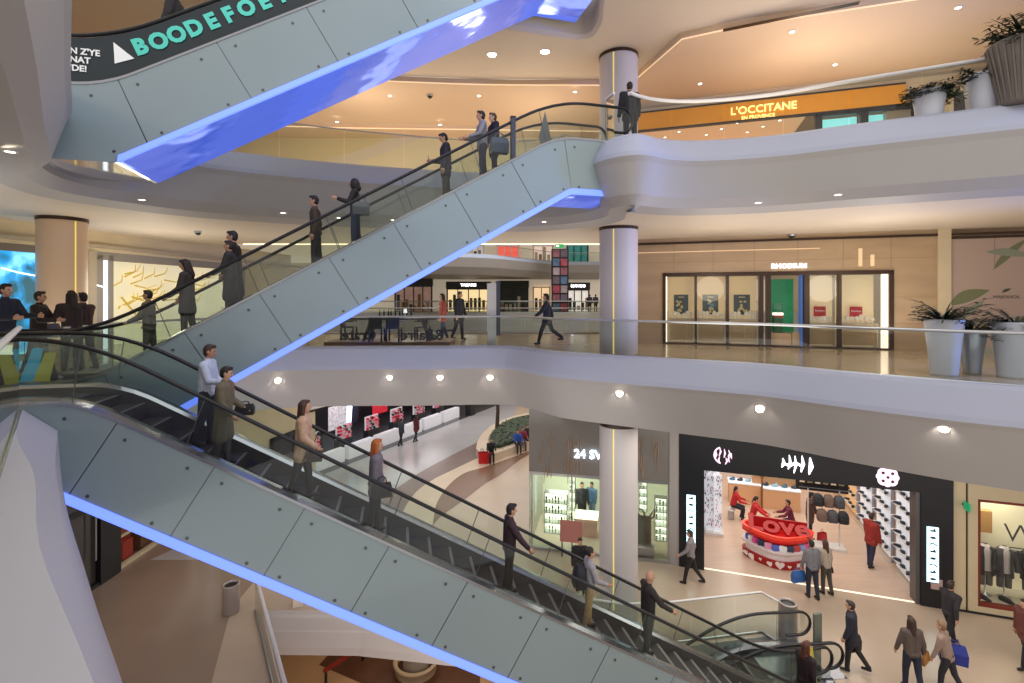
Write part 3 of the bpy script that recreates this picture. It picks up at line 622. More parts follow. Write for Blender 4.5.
def e1(q):
    m = MB()
    for x, z0, z1, dx in ((-.24, -.12, .16, .04), (-.12, -.02, .27, .05), (-.08, -.27, -.04, -.06), (.03, -.06, .22, .03), (.07, -.28, -.06, .05), (.15, -.02, .2, .06), (.2, -.2, .0, -.04), (.26, -.08, .1, -.02)):
        m.tube([(x, 0, z0), (x+dx, 0, (z0+z1)/2), (x+dx*.3, 0, z1)], [.02, .05, .015], 6, flat=.6)
    m.tube([(.27*math.cos(t_), 0, .27*math.sin(t_)) for t_ in [1.9+.25*i for i in range(11)]], .025, 5)
    m.obj('petals', M_pglow, q)
def e2(q):
    m = MB()
    for x, h, w, dz in ((-.40, .18, .1, 0), (-.22, .28, .075, .04), (-.06, .34, .075, -.02), (.14, .32, .095, .02), (.36, .32, .13, -.02)):
        m.tube([(x-.03, 0, -h*.8+dz), (x+.03, 0, dz), (x, 0, h*.8+dz)], [w*.35, w, w*.3], 8, flat=.5)
    m.tube([(-.42, 0, 0), (-.2, 0, -.08), (-.04, 0, .05), (.14, 0, -.06)], .04, 6); m.obj('wordmark', M_wglow, q)
def e3(q):
    m = MB()
    for k in range(4):
        a = PI/4+k*PI/2; m.ball((.16*math.cos(a), 0, .16*math.sin(a)), (.15, .02, .15), 0, 12, 6); m.ball((.12*math.cos(a+PI/4)*1.6, .002, .12*math.sin(a+PI/4)*1.6), (.11, .015, .11), 0, 10, 6); m.ball((.17*math.cos(a), -.022, .17*math.sin(a)), (.048, .008, .048), 1, 8, 4)
    m.ball((0, -.03, 0), (.045, .012, .045), 1, 8, 4); m.obj('rosette', [M_pglow, mat('dark rose', '5a1a40', .5)], q)
emb('shop_emblem', 723, 455.5, e1, 'white glowing swirl of petals on the black fascia, at its column end')
emb('shop_emblem', 797, 464, e2, 'white glowing brush-stroke wordmark in the middle of the black fascia')
emb('shop_emblem', 887.5, 477, e3, 'round white glowing rosette with four dark dots on the black fascia')
M_panelglow = glow('cyan white panel', 'bfeaf6', 2.4); M_ink = mat('dark icon ink', '23303c', .5)
for px, y0, y1, lab in ((691, 495, 545, 'tall glowing cyan icon panel on the narrow black pillar by the glass shop'), (932.5, 527, 582, 'tall glowing cyan icon panel on the wide black pillar by the clothes window')):
    u, z1 = F0.uz(px, y0, -.15); _, z0 = F0.uz(px, y1, -.15); q = local_thing(F0, 'icon_panel', lab, 'light box', u, -.16, z0, 'glowing icon panels')
    Hh = z1-z0; MB().box2((-.14, -.02, 0), (.14, .02, Hh)).obj('face', M_panelglow, q)
    m = MB()
    for k in range(8):
        z = Hh*(k+.5)/8
        if k%3 == 0: m.ball((0, -.025, z), (.08, .006, .04), 0, 8, 4)
        elif k%3 == 1: m.box((0, -.025, z), (.14, .008, .05)); m.box((.03, -.025, z+.04), (.04, .008, .05))
        else: m.tube([(-.09, -.025, z), (0, -.025, z+.05), (.09, -.025, z-.02)], .018, 5)
        m.box((0, -.024, Hh*k/8+.004), (.26, .006, .012))
    m.obj('icons', M_ink, q)
q = local_thing(F0, 'notice', 'small pale notice low on the wide black pillar', 'notice', f0u(934), -.16, .55); MB().box2((-.14, -.01, 0), (.14, .01, .3)).obj('sheet', mat('pale pink notice', 'b79a98', .5), q)
q = local_thing(F0, 'notice', 'dim red printed notice low on the narrow black pillar', 'notice', f0u(691), -.16, .6); MB().box2((-.14, -.01, 0), (.14, .01, .36)).obj('sheet', mat('dim red notice', '6d3a40', .5), q)
# interior shell
ri = MB(); a = ua-.1; b = ud+.4
wallbox(ri, a-.2, b, 0, 5.4, 9.5, 9.7, 0, F0); wallbox(ri, a-.2, a, 0, 5.4, .25, 9.6, 0, F0); wallbox(ri, uc+.35, uc+.5, 0, 5.4, .25, 9.6, 1, F0)
wallbox(ri, a, b, 3.7, 3.8, .25, 9.6, 0, F0); wallbox(ri, ub, uc+.1, 0, .006, .0, 9.5, 2, F0)
struct('wall_inner', ri, [mat('shop interior white', 'e4dcd6', .6), mat('shop interior peach', 'dcb58c', .6), mat('pinkish wood floor', 'cdb4a0', .3, noise=.06, nscale=2, stretch=(.3, 3, 1))])
p = F0.w((ub+uc)/2, 3.0, 3.6); area(p, 5, 190, (1, .93, .86), (0, 0, FR.a), 5.5)
p = F0.w((ub+uc)/2, 7.2, 3.6); area(p, 5, 130, (1, .93, .86), (0, 0, FR.a), 4)
# shoe walls on the right side
M_shelfw = mat('white display panel', 'e6ecf2', .5, emit=.25, ecol='e8f0ff'); M_shoe = [mat('dark shoe', '2a2f3a', .5), mat('grey blue shoe', '4d5a6c', .5), mat('tan shoe', '9a6b42', .5)]
bayn = ['nearest the shop entrance', 'second from the entrance', 'third from the entrance', 'with warm back, deepest inside']
shoe0 = None
def shoe_mesh():
    m = MB(); m.loft([[(x, y*w, z) for x, y, z in ((-.15, 0, 0), (-.1, -.045, 0), (.05, -.05, 0), (.14, -.03, 0), (.16, 0, 0), (.14, .03, 0), (.05, .05, 0), (-.1, .045, 0))] if w else [] for w in (1,)]+[[(-.145, 0, .07), (-.1, -.04, .09), (.03, -.04, .07), (.12, -.025, .035), (.15, 0, .03), (.12, .025, .035), (.03, .04, .07), (-.1, .04, .09)]], 0, True, True)
    n = m.add([(-.145, 0, .07), (-.1, -.04, .09), (.03, -.04, .07), (.12, -.025, .035), (.15, 0, .03), (.12, .025, .035), (.03, .04, .07), (-.1, .04, .09)]); m.face([n+i for i in range(8)], 0); return m
for bi in range(4):
    v0 = .7+bi*1.75; q = local_thing(F0, 'shoe_display', 'white shoe shelf panel in the black fronted shop, '+bayn[bi], 'shelf unit', uc+.34, v0, 0, 'shoe wall panels')
    MB().box2((-.04, 0, .05), (0, 1.45, 3.2)).obj('back_panel', M_shelfw if bi < 3 else mat('warm shelf panel', 'dcae78', .5, emit=.3, ecol='ffc888'), q)
    MB().box2((-.1, -.06, 0), (.0, 0, 3.3)).obj('side_post', mat('steel blue post', '9aa6bc', .4), q)
    for r_ in range(6):
        MB().box2((-.22, .05, .35+.47*r_), (0, 1.4, .365+.47*r_)).obj('shelf', M_white, q)
    for r_ in range(6):
        for c_ in range(3):
            p = F0.w(uc+.34-.13, v0+.28+.42*c_, .367+.47*r_); lb = '%s shoe on the %s shelf of the shoe panel %s' % (('outer', 'middle', 'inner')[c_], ('lowest', 'second', 'third', 'fourth', 'fifth', 'top')[r_], bayn[bi])
            if shoe0 is None: shoe0 = shoe_mesh().obj('shoe', M_shoe[0]); s = shoe0; tag(s, lb, 'shoe', 'shoes on the wall shelves')
            else:
                s = shoe0.copy(); COL.objects.link(s); s['label'] = lb
                if (r_+c_+bi)%3: s.data = shoe0.data
            s.location = p; s.rotation_euler = (0, 0, FR.a+PI/2+.5*(c_-1))
# tall accessory stand on the left
p = onz(714, 534, L0); st = thing('accessory_stand', 'tall white stand hung with small accessories inside the black fronted shop, by its narrow pillar', 'display stand', p, FR.a)
MB().box2((-.32, -.22, 0), (.32, .22, .12)).obj('foot', M_white, st); m = MB(); m.box2((-.28, -.02, .12), (.28, .02, 2.3)); m.box2((-.02, -.2, .12), (.02, .2, 2.3)); m.obj('panel', M_shelfw, st)
tr = MB()
for k in range(150): 
    x = random.uniform(-.27, .27); z = random.uniform(.3, 2.25); tr.box((x, -.05-.03*random.random(), z), (.025, .02, .05), random.randrange(3))
o = tr.obj('hanging_trinkets', [M_dark, mat('rose trinket', 'c8868c', .4), mat('silver trinket', 'b5b5bd', .3, .5)], st); o['kind'] = 'stuff'
p = onz(709, 505, L0); w2_ = thing('accessory_wall', 'speckled white wall of hanging accessories at the inner end of the black fronted shop', 'display wall', F0.w(ub+.35, 3.0, 0), FR.a)
MB().box2((-.9, 0, 0), (.35, .06, 3.3)).obj('panel', M_shelfw, w2_); tr = MB()
for k in range(260): tr.box((random.uniform(-.85, .33), -.03, random.uniform(.4, 3.2)), (.04, .03, .06), random.randrange(3))
o = tr.obj('hanging_trinkets', [M_dark, MATS['rose trinket'], MATS['silver trinket']], w2_); o['kind'] = 'stuff'
# the red kidney shaped stand with the word Love
M_red = mat('glossy red', 'd3221f', .3, emit=.12, ecol='e02020'); M_redd = mat('deep red', 'a81416', .4); M_whp = mat('white print', 'f0e4e2', .5)
p = onz(786, 569, L0); lv = thing('display_table', 'red kidney shaped display table with big red Love letters in the black fronted shop', 'display table', (p.x, p.y+.55, L0), FR.a-.05)
def kid(r, z, k=1.):
    P = []
    for i in range(40):
        a = 2*PI*i/40; x = 1.28*math.cos(a); y = .62*math.sin(a)+.2*math.cos(a*1)*-1*.0-.16*math.cos(PI*x/1.28); P.append((x*r*k, y*r, z))
    return P
m = MB(); m.loft([kid(.98, 0), kid(1.0, .3)], 0, True, True); n = m.add(kid(1.0, .3)); m.face([n+i for i in range(40)]); m.obj('plinth', M_redd, lv)
m = MB(); m.loft([kid(.9, .3), kid(.9, .58), kid(1.02, .58), kid(1.02, .66)], 0, False, True); n = m.add(kid(1.02, .66)); m.face([n+i for i in range(40)]); m.obj('lower_shelf', mat('pale shelf', 'e9dfe2', .4), lv)
m = MB(); m.loft([kid(.72, .66), kid(.72, .92), kid(1.0, 1.0), kid(1.0, 1.1)], 0, False, True); n = m.add(kid(1.0, 1.1)); m.face([n+i for i in range(40)]); m.obj('table_top', M_red, lv)
ht = MB()
def heart(mb, c, s, M, mi=0):
    pts = []
    for k in range(20):
        a = 2*PI*k/20; pts.append(Vector(c)+M@Vector((s*.062*16*math.sin(a)**3, 0, s*.062*(13*math.cos(a)-5*math.cos(2*a)-2*math.cos(3*a)-math.cos(4*a)))))
    n = mb.add(pts); mb.face([n+i for i in range(20)], mi)
for k in range(11):
    a = PI+.25+k*(PI-.5)/10; x = 1.3*math.cos(a); y = .62*math.sin(a)-.16*math.cos(PI*x/1.28); ht = MB(); heart(ht, (x*1.0, y*1.0-.015, .15+.04*(k%2)), .07+.05*(k%3), Matrix.Identity(3)); ht.obj('heart_print', M_whp, lv)
lv.scale = (.86, .86, .88); text('lettering', 'Love', .98, M_redd, lv, (.02, -.02, 1.34), (math.radians(34), 0, 0), .05, bold=.03, sx=1.16, label='big deep red letters')
m = MB(); R0_, R1_, R2_ = kid(1.0, 1.1), kid(1.03, 1.24), kid(.93, 1.24); R3_ = kid(.9, 1.1)
m.loft([R0_, R1_, R2_, R3_], 0, False, True); m.obj('rim', mat('bright coral red', 'f0402c', .35, emit=.2, ecol='f0402c'), lv)
m = MB(); m.box2((-1.0, .3, 1.08), (1.1, .36, 1.5)); m.obj('letter_rail', M_redd, lv)
cols = ['3b6fc4', 'f0eef2', 'd94f9a', '2b3350', 'e8a0c0', '5f6fd0', 'f2f2f4', '3a4660', 'c94a4a', '8fb4e8', 'e85a9a', '26304a']
for k in range(12):
    a = PI+.2+k*(PI-.4)/11; x = 1.2*math.cos(a); y = .6*math.sin(a)-.16*math.cos(PI*x/1.28)
    P = lv.matrix_basis if False else None; c_, s_ = math.cos(FR.a-.05), math.sin(FR.a-.05); X = p.x+(x*.75)*c_-(y*.75)*s_; Y = p.y+.55+(x*.75)*s_+(y*.75)*c_
    hb = thing('handbag', 'small %s bag on the front shelf of the red Love table' % (('blue', 'white', 'magenta', 'navy', 'pink', 'violet', 'off-white', 'slate', 'red', 'light blue', 'hot pink', 'dark navy')[k],), 'bag', (X, Y, L0+.585), FR.a+.3*(k%3-1), 'bags on the red Love table')
    MB().loft([[(-.1, -.05, 0), (.1, -.05, 0), (.1, .05, 0), (-.1, .05, 0)], [(-.12, -.045, .12), (.12, -.045, .12), (.12, .045, .12), (-.12, .045, .12)], [(-.1, -.02, .19), (.1, -.02, .19), (.1, .02, .19), (-.1, .02, .19)], [(-.1, -.0, .191), (.1, -.0, .191), (.1, .0, .191), (-.1, .0, .191)]], 0, False, True).obj('body', mat('bag colour '+cols[k], cols[k], .5), hb)
    MB().tube([(-.06, 0, .18), (-.05, 0, .24), (0, 0, .27), (.05, 0, .24), (.06, 0, .18)], .008, 5).obj('handle', M_dark, hb)
# back counters, clothes rack with backpacks, glasses display
for i, (x0, x1, y) in enumerate(((735, 766, 506), (769, 806, 513))):
    a_, b_ = onz(x0, y, L0), onz(x1, y+2, L0); c_ = (a_+b_)/2; ln = (b_-a_).length
    q = thing('shop_counter', 'white lit counter deep inside the accessories shop, %s' % ('behind the crouching red assistant' if i == 0 else 'behind the maroon customer'), 'counter', (c_.x, c_.y+.6, L0), FR.a, 'white back counters')
    MB().box2((-ln/2, -.3, 0), (ln/2, .3, .85)).obj('body', mat('peach counter body', 'dcae84', .5), q); MB().box2((-ln/2-.03, -.33, .85), (ln/2+.03, .33, .9)).obj('top', M_shelfw, q)
    for k in range(4):
        xx = -ln/2+ln*(k+.5)/4; pp = Vector((c_.x, c_.y+.6, 0))+Vector((math.cos(FR.a)*xx, math.sin(FR.a)*xx, 0))
        g = MB(); g.ball((0, 0, .05), (.14, .1, .05), 0, 10, 6); g.ball((.06, .02, .1), (.06, .05, .04), 0, 8, 5); o = g.obj('folded_goods', mat('goods '+str((i+k)%3), ('3f6f8c', '24384c', '8fc0d4')[(i+k)%3], .6)); o.location = (pp.x, pp.y, L0+.9); tag(o, 'small bluish goods, %s along the white counter %s' % (ordn[k], 'behind the kneeling assistant' if i == 0 else 'behind the maroon customer'), 'goods', 'goods on the back counters')
q = thing('eyewear_display', 'pale green slanted display board at the back of the black fronted shop', 'display board', F0.w(f0u(775, 6), 6.2, 1.25), FR.a)
m = MB(); m.quad((-.9, 0, 0), (.9, 0, 0), (.9, .4, .8), (-.9, .4, .8)); m.obj('board', mat('pale green board', 'c9cfae', .5, emit=.2, ecol='dfe8c0', noise=.25, nscale=9), q); MB().box2((-.85, .05, -1.25), (.85, .3, 0)).obj('stand', mat('shop interior tan', 'c79a70', .5), q)
q = thing('antler_rack', 'brown branching coat rack beside the pale green display board', 'coat rack', F0.w(f0u(762, 5.5), 5.5, 0), FR.a)
m = MB(); m.tube([(0, 0, 0), (0, 0, 1.5)], .04, 6); m.obj('pole', mat('antler brown', '8a5a34', .6), q); m = MB()
for a in (-.9, -.4, .3, .8): m.tube([(0, 0, 1.4), (.15*math.sin(a)*2, .02, 1.75), (.4*math.sin(a), 0, 2.1)], [.035, .025, .01], 6)
m.obj('branch', MATS['antler brown'], q)
# bag wall: dark recess with pale bags above, backpacks hanging below
bw_ = thing('bag_rack', 'dark rack of hanging bags under the black fascia, middle of the accessories shop', 'bag rack', F0.w(f0u(824, 2.9), 2.9, 0), FR.a)
MB().box2((-.85, .3, 1.9), (.85, .4, 3.4)).obj('back_board', M_dark, bw_); MB().box2((-.85, -.2, 3.3), (.85, .4, 3.4)).obj('canopy_board', M_steeld, bw_)
for z_ in (2.1, 3.0): MB().tube([(-.8, 0, z_), (.8, 0, z_)], .02, 6).obj('rail', M_steeld, bw_)
m = MB(); m.tube([(-.5, .05, .06), (-.5, .05, 2.1)], .025, 6); m.tube([(.5, .05, .06), (.5, .05, 2.1)], .025, 6); m.box2((-.6, -.25, 0), (.65, .3, .08)); m.obj('stand', M_white, bw_)
bp0 = None
M_bpk = [mat('black backpack', '25262b', .6), mat('taupe backpack', '6d5b50', .6), mat('grey backpack', '4a4c50', .6)]
def backpack(name, label, loc, rz, m, sc=1., group=None, cat='backpack'):
    q = thing(name, label, cat, loc, rz, group)
    b = MB(); b.loft([[(x*w, y*t, z) for x, y in ((-1, -1), (-.6, -1.3), (.6, -1.3), (1, -1), (1, 1), (-1, 1))] for z, w, t in ((0, .13, .07), (.04, .16, .09), (.25, .16, .095), (.38, .13, .07), (.43, .07, .04))], 0, True, True); n = b.add([(x*.07, y*.04, .43) for x, y in ((-1, -1), (-.6, -1.3), (.6, -1.3), (1, -1), (1, 1), (-1, 1))]); b.face([n+i for i in range(6)]); b.obj('body', m, q)
    b = MB(); b.box2((-.11, -.15, .04), (.11, -.1, .2)); b.obj('front_pocket', m, q, bevel=.015)
    for s in (-1, 1): MB().tube([(s*.08, .08, .4), (s*.1, .15, .3), (s*.11, .13, .12), (s*.12, .08, .04)], .012, 5).obj('strap', M_dark, q)
    MB().tube([(-.03, .0, .42), (0, 0, .48), (.03, 0, .42)], .008, 5).obj('handle', M_dark, q)
    q.scale = (sc, sc, sc); return q
for k in range(6):
    r_, c_ = divmod(k, 3)
    backpack('backpack', '%s backpack hanging on the bag rack, %s row, %s' % (('black', 'taupe', 'grey')[k%3], ('upper', 'lower')[r_], ('by the standing customer', 'in the middle', 'toward the shoe wall')[c_]), F0.w(f0u(828, 2.9)-.36+.33*c_+.1*r_, 2.7-.1*r_, 1.55-.5*r_), FR.a, M_bpk[(k+r_)%3], 1.0, 'backpacks on the bag rack')
for k in range(6):
    t_ = thing('hanging_bag', 'pale slim bag hanging high on the dark bag rack, %s from the customer side' % ordn[k], 'bag', F0.w(f0u(822, 2.9)-.65+.25*k, 2.85, 2.3), FR.a, 'pale bags high on the bag rack')
    MB().loft([[(-.08, -.03, 0), (.08, -.03, 0), (.08, .03, 0), (-.08, .03, 0)], [(-.05, -.02, .45), (.05, -.02, .45), (.05, .02, .45), (-.05, .02, .45)]], 0, False, True).obj('body', mat('pale bag %d' % (k%2), ('c9bca6', '7a6a4c')[k%2], .6), t_); MB().tube([(-.04, 0, .44), (0, 0, .68), (.04, 0, .44)], .008, 5).obj('handle', M_dark, t_)
# ---------------------------------------------------------------- stone piers and the clothes window at the right
pr = MB(); wallbox(pr, ud, f0u(965), 0, 5.4, -.05, .3, 0, F0); wallbox(pr, f0u(966.5), f0u(1100), 0, .22, -.1, .25, 0, F0); wallbox(pr, f0u(966.5), f0u(976), .22, 5.4, -.1, .25, 0, F0); wallbox(pr, f0u(976), f0u(1100), 3.3, 5.4, -.1, .25, 0, F0)
wallbox(pr, f0u(965), f0u(966.5), 0, 5.4, -.05, .2, 1, F0); wallbox(pr, ud, f0u(1100), 0, .06, -.12, -.1, 1, F0)
wallbox(pr, f0u(669.5), ua, 0, 5.4, -.12, .3, 2, F0)
struct('wall_lower_right', pr, [M_cream, M_dark, mat('grey pier', 'a9a4a2', .5)])
cw = local_thing(F0, 'shop_window', 'clothes shop window with red frame and jackets at the lower right', 'shop window', f0u(976))
Wc = f0u(1100)-f0u(976)
m = MB(); m.box2((0, -.08, .22), (.07, .1, 3.3)); m.box2((0, -.08, .22), (Wc, .1, .3)); m.box2((0, -.08, 3.22), (Wc, .1, 3.3)); m.obj('frame', mat('red brown frame', '7c2a1c', .4), cw)
MB().box2((.09, 1.3, .1), (Wc, 1.4, 3.4)).obj('window_back', mat('pale yellow window back', 'e4dcb8', .6, emit=.22, ecol='fff0c8'), cw); MB().box2((.09, .1, .14), (Wc, 1.3, .22)).obj('window_floor', mat('pale window floor', 'ddd6c4', .5), cw)
MB().quad((.09, 0, .3), (Wc, 0, .3), (Wc, 0, 3.22), (.09, 0, 3.22)).obj('window_pane', M_shopglass, cw)
m = MB(); m.box2((.1, 1.0, 1.95), (.85, 1.2, 2.6)); m.obj('wood_panel', mat('light wood', 'b98c54', .5, emit=.1), cw)
text('lettering', 'W', .75, mat('grey lettering', '4e4c48', .5), cw, (FR.u(1018)[0]-f0u(976)+.05, -.012, 2.38), ext=.004, bold=-.01, align='CENTER'); MB().box2((FR.u(1009)[0]-f0u(976), -.014, 1.98), (FR.u(1060)[0]-f0u(976), -.008, 2.01)).obj('underline', MATS['grey lettering'], cw)
p = F0.w(f0u(1010), .7, 3.4); area(p, 1.5, 40, (1, .93, .8), (0, 0, FR.a), .8)
M_suit = [mat('dark grey jacket', '3c3a3c', .7, noise=.15, nscale=9), mat('grey jacket', '5a585c', .7, noise=.15, nscale=9)]
for k, (px, lab) in enumerate(((985, 'dark jacket on a stand near the red window frame'), (1004, 'grey open jacket over a pale shirt in the middle of the clothes window'), (1030, 'grey coat at the far end of the clothes window'))):
    j = local_thing(F0, 'dressed_bust', lab, 'mannequin', f0u(px, .7), .7, .22)
    MB().lathe([(.16, 0), (.16, .02), (.02, .04), (.02, .75)], n=10).obj('stand', M_steel, j)
    b = MB(); b.loft([[(x*w, y*t, z) for x, y in [(math.cos(2*PI*i/12), math.sin(2*PI*i/12)) for i in range(12)]] for z, w, t in ((.75, .2, .13), (.95, .19, .13), (1.15, .2, .13), (1.38, .23, .12), (1.45, .12, .09), (1.52, .06, .06))], 0, True, True); b.obj('torso', M_whp, j)
    b = MB()
    b.loft([[(x*w, y*t-.005, z) for x, y in [(math.cos(a), math.sin(a)) for a in [-PI/2+.35+(2*PI-.7)*i/12 for i in range(13)]]] for z, w, t in ((.62, .23, .16), (.95, .215, .15), (1.15, .22, .15), (1.38, .25, .14), (1.46, .14, .11))], 0, True)
    for s in (-1, 1): b.tube([(s*.22, 0, 1.4), (s*.29, -.02, 1.1), (s*.27, -.08, .8)], [.08, .07, .06], 8)
    b.obj('jacket', M_suit[k%2], j)
    b = MB()
    for s in (-1, 1): b.tube([(s*.09, 0, .75), (s*.1, 0, .3)], [.1, .08], 8)
    b.obj('trousers', mat('olive grey trousers', '77746a', .7), j)
for k, px in enumerate((983, 1007)):
    sh = shoe0.copy(); COL.objects.link(sh); sh['label'] = 'dark shoe on the floor of the clothes window, %s' % ('by the red frame', 'under the grey jacket')[k]; sh['group'] = 'shoes in the clothes window'; sh.location = F0.w(f0u(px, .4), .4, .22); sh.rotation_euler = (0, 0, -1.2); sh.scale = (1.4, 1.4, 1.4)
# small green exit sign on the pier
q = local_thing(F0, 'exit_sign', 'small green sign sticking out from the pale pier beside the black shop', 'sign', f0u(962), -.22, 3.0); MB().box2((-.02, -.2, 0), (.02, .1, .22)).obj('face', glow('green sign', '1f9a6a', .5), q); MB().box2((-.03, .1, .08), (.03, .17, .12)).obj('bracket', M_steeld, q)
# ---------------------------------------------------------------- ground floor glass jewellery shop behind the round column
FG = Frame((0.62, 18.1), math.atan(-.217), L0)
g_u = lambda px, v=0: FG.u(px, v)[0]
gs2 = local_thing(FG, 'storefront', 'glass fronted crystal shop with greenish lit shelves behind the round column on the ground floor', 'shop', 0)
W2 = g_u(669.5)
MB().box2((0, -.02, 2.75), (W2, .1, 5.4)).obj('upper_glass_band', mat('smoky back painted glass', '837f7a', .1, coat=.5), gs2)
m = MB(); m.quad((0, 0, 0), (W2, 0, 0), (W2, 0, 2.75), (0, 0, 2.75)); m.obj('window_pane', M_shopglass, gs2)
m = MB(); m.quad((0, 0, 0), (0, 7, 0), (0, 7, 5.4), (0, 0, 5.4)); m.obj('side_pane', glass('frosted side glass', 'c6ccc4', .1, .35), gs2)
m = MB()
for px in (532, 572, 637, 668.5): m.box2((g_u(px)-.025, -.03, 0), (g_u(px)+.025, .06, 2.8))
m.box2((0, -.04, 0), (W2, .08, .1)); m.box2((0, -.04, 2.7), (W2, .08, 2.8)); m.obj('frame', M_steel, gs2)
cr = MB()
for k in range(60):
    x = random.choice((random.uniform(.3, 1.9), random.uniform(3.6, 4.5))); z = random.uniform(3.0, 4.3); cr.tube([(x, -.06, z), (x+random.uniform(-.05, .05), -.06, z-.25-.5*random.random())], .012, 4)
o = cr.obj('crystal_rods', mat('warm glass rods', 'a58a72', .3, emit=.12), gs2); o['kind'] = 'stuff'
text('lettering', '24 SVAROS', .42, glow('pale blue sign', 'd4e8ff', 4), gs2, (g_u(574), -.08, 3.55), ext=.02, bold=.006, align='LEFT')
MB().box2((0, 3.2, 0), (W2+.3, 3.3, 2.75)).obj('interior_wall', mat('greenish interior', 'c9ceb4', .6, emit=.3, ecol='e6f0cc'), gs2)
MB().box2((0, .1, 2.76), (W2+.3, 3.2, 2.8)).obj('interior_ceiling', mat('interior ceiling', 'd8d8cc', .6, emit=.3), gs2); MB().box2((0, .08, .0), (W2+.3, 3.2, .01)).obj('interior_floor', mat('interior floor', 'cfc3ae', .4), gs2)
M_shg = glow('green white shelf light', 'e9f7cf', 2.0); M_item = [mat('crystal item', 'e8f0e0', .2, emit=.7, ecol='eaf6d8'), mat('dark item', '4a5648', .4), mat('pale item', 'bccab0', .4, emit=.2)]
def shelves(u0, u1, v, z0, z1, n, lab):
    q = local_thing(FG, 'lit_shelf_unit', lab, 'shelf unit', u0, v, z0, 'lit crystal shelves'); w = u1-u0; H = z1-z0
    MB().box2((0, .3, 0), (w, .34, H)).obj('back_panel', M_shg, q); m = MB()
    for k in range(n+1): m.box2((0, 0, H*k/n-.012), (w, .3, H*k/n+.012))
    m.box2((-.03, 0, 0), (0, .34, H)); m.box2((w, 0, 0), (w+.03, .34, H)); m.obj('shelf', M_steel, q)
    its = MB()
    for k in range(n):
        for i in range(int(w/.11)):
            h = (.25+.5*random.random())*H/n; x = .05+i*.11; its.lathe([(.03, 0), (.012, h*.3), (.04, h*.6), (.0, h)], (x, .15, H*k/n+.012), 6, random.randrange(3))
    o = its.obj('crystal_pieces', M_item, q); o['kind'] = 'stuff'
shelves(g_u(544), g_u(566), .15, .55, 2.0, 4, 'tall lit crystal shelf unit at the free corner of the glass shop')
shelves(g_u(569, 1), g_u(574, 1), 1.2, .3, 2.7, 7, 'narrow lit crystal shelf column beside the glass shop doorway')
shelves(g_u(640, .6), g_u(647, .6), .9, 1.3, 2.7, 5, 'narrow high crystal shelf just right of the round column')
shelves(g_u(656, .3), g_u(667, .3), .5, .5, 2.0, 6, 'lit crystal shelf unit beside the grey pier in the glass shop')
q = local_thing(FG, 'display_table', 'low glowing white display table inside the glass shop doorway', 'table', g_u(585, 1.5), 1.5, 0); MB().box2((-.4, -.3, .7), (.5, .3, .8)).obj('top', M_shg, q); MB().box2((-.35, -.25, 0), (.45, .25, .7)).obj('base', mat('pink base', 'd8b0a8', .5), q)
q = local_thing(FG, 'poster_board', 'dusky pink board leaning at the glass shop doorway', 'board', g_u(571), -.35, .55); MB().box2((-.35, -.02, 0), (.42, .02, .75)).obj('panel', mat('dusky pink', 'b87a72', .5), q)
m = MB(); m.box2((-.3, 0, -.55), (-.26, .04, 0)); m.box2((.33, 0, -.55), (.37, .04, 0)); m.obj('leg', M_steeld, q)
q = local_thing(FG, 'bow_display', 'white window pedestal with a brown ribbon bow right of the round column', 'display', g_u(646), .45, .1); MB().box2((-.35, -.3, 0), (.3, .3, .25)).obj('base', M_whp, q); MB().box2((-.3, 0, .25), (.2, .06, 1.25)).obj('panel', mat('grey green panel', '8f9684', .5), q)
m = MB(); rib = mat('brown ribbon', '9a8272', .5)
m.tube([(.05, -.08, 1.1), (-.25, -.1, 1.35), (-.32, -.1, 1.55), (-.1, -.1, 1.5), (.05, -.08, 1.15)], .03, 5); m.tube([(.05, -.08, 1.1), (.2, -.1, 1.4), (.32, -.1, 1.6), (.28, -.1, 1.3), (.05, -.08, 1.1)], .03, 5); m.tube([(.05, -.08, 1.1), (.0, -.1, .3)], .03, 5); m.tube([(.05, -.08, 1.1), (.14, -.1, .35)], .03, 5); m.obj('ribbon', rib, q)
q = local_thing(FG, 'light_sign', 'small vertical pale blue sign of lit letters on the frosted side glass', 'sign', .0, 1.6, 2.4)
for k in range(9): MB().box2((-.03, -.12+.03*(k%2), -.22*k), (-.01, .14-.04*(k%3), -.22*k+.15)).obj('lit_letter', glow('pale cyan letter', 'cfeef2', 1.6), q)
p = FG.w(1.3, 1.6, 2.7); area(p, 1.5, 60, (.95, 1, .88), (0, 0, FG.a), 1.5)
# ---------------------------------------------------------------- ground floor left: cosmetics shop with black and red interior
pA, pB = onz(329, 472, L0), onz(470, 416, L0); FS = Frame((pA.x, pA.y), math.atan2(pB.y-pA.y, pB.x-pA.x), L0); LS = (pB-pA).length
sh = local_thing(FS, 'storefront', 'long open shop with black ceiling, white plinths and red lights on the ground floor', 'shop', -1.0)
fs_u = lambda px, v=0: FS.u(px, v)[0]+1.0
MB().box2((-1.2, -.1, 0), (-.9, .4, 6)).obj('pier', M_dark, sh); MB().box2((LS+1, -.1, 0), (LS+1.5, .4, 6)).obj('pier', M_dark, sh)
MB().box2((-.9, 6, 0), (LS+8, 6.2, 6)).obj('back_wall', mat('dark shop wall', '2a262c', .5), sh)
MB().box2((-1, -.2, 3.4), (LS+8, 6, 3.5)).obj('ceiling_panel', M_dark, sh); MB().box2((-1, -.2, 3.5), (LS+8, 0, 5.4)).obj('upper_wall', M_white, sh)
MB().box2((-.9, 0, .0), (LS+8, 6, .02)).obj('floor_panel', mat('dark shop floor', '4b4a50', .15), sh)
n_ = 6
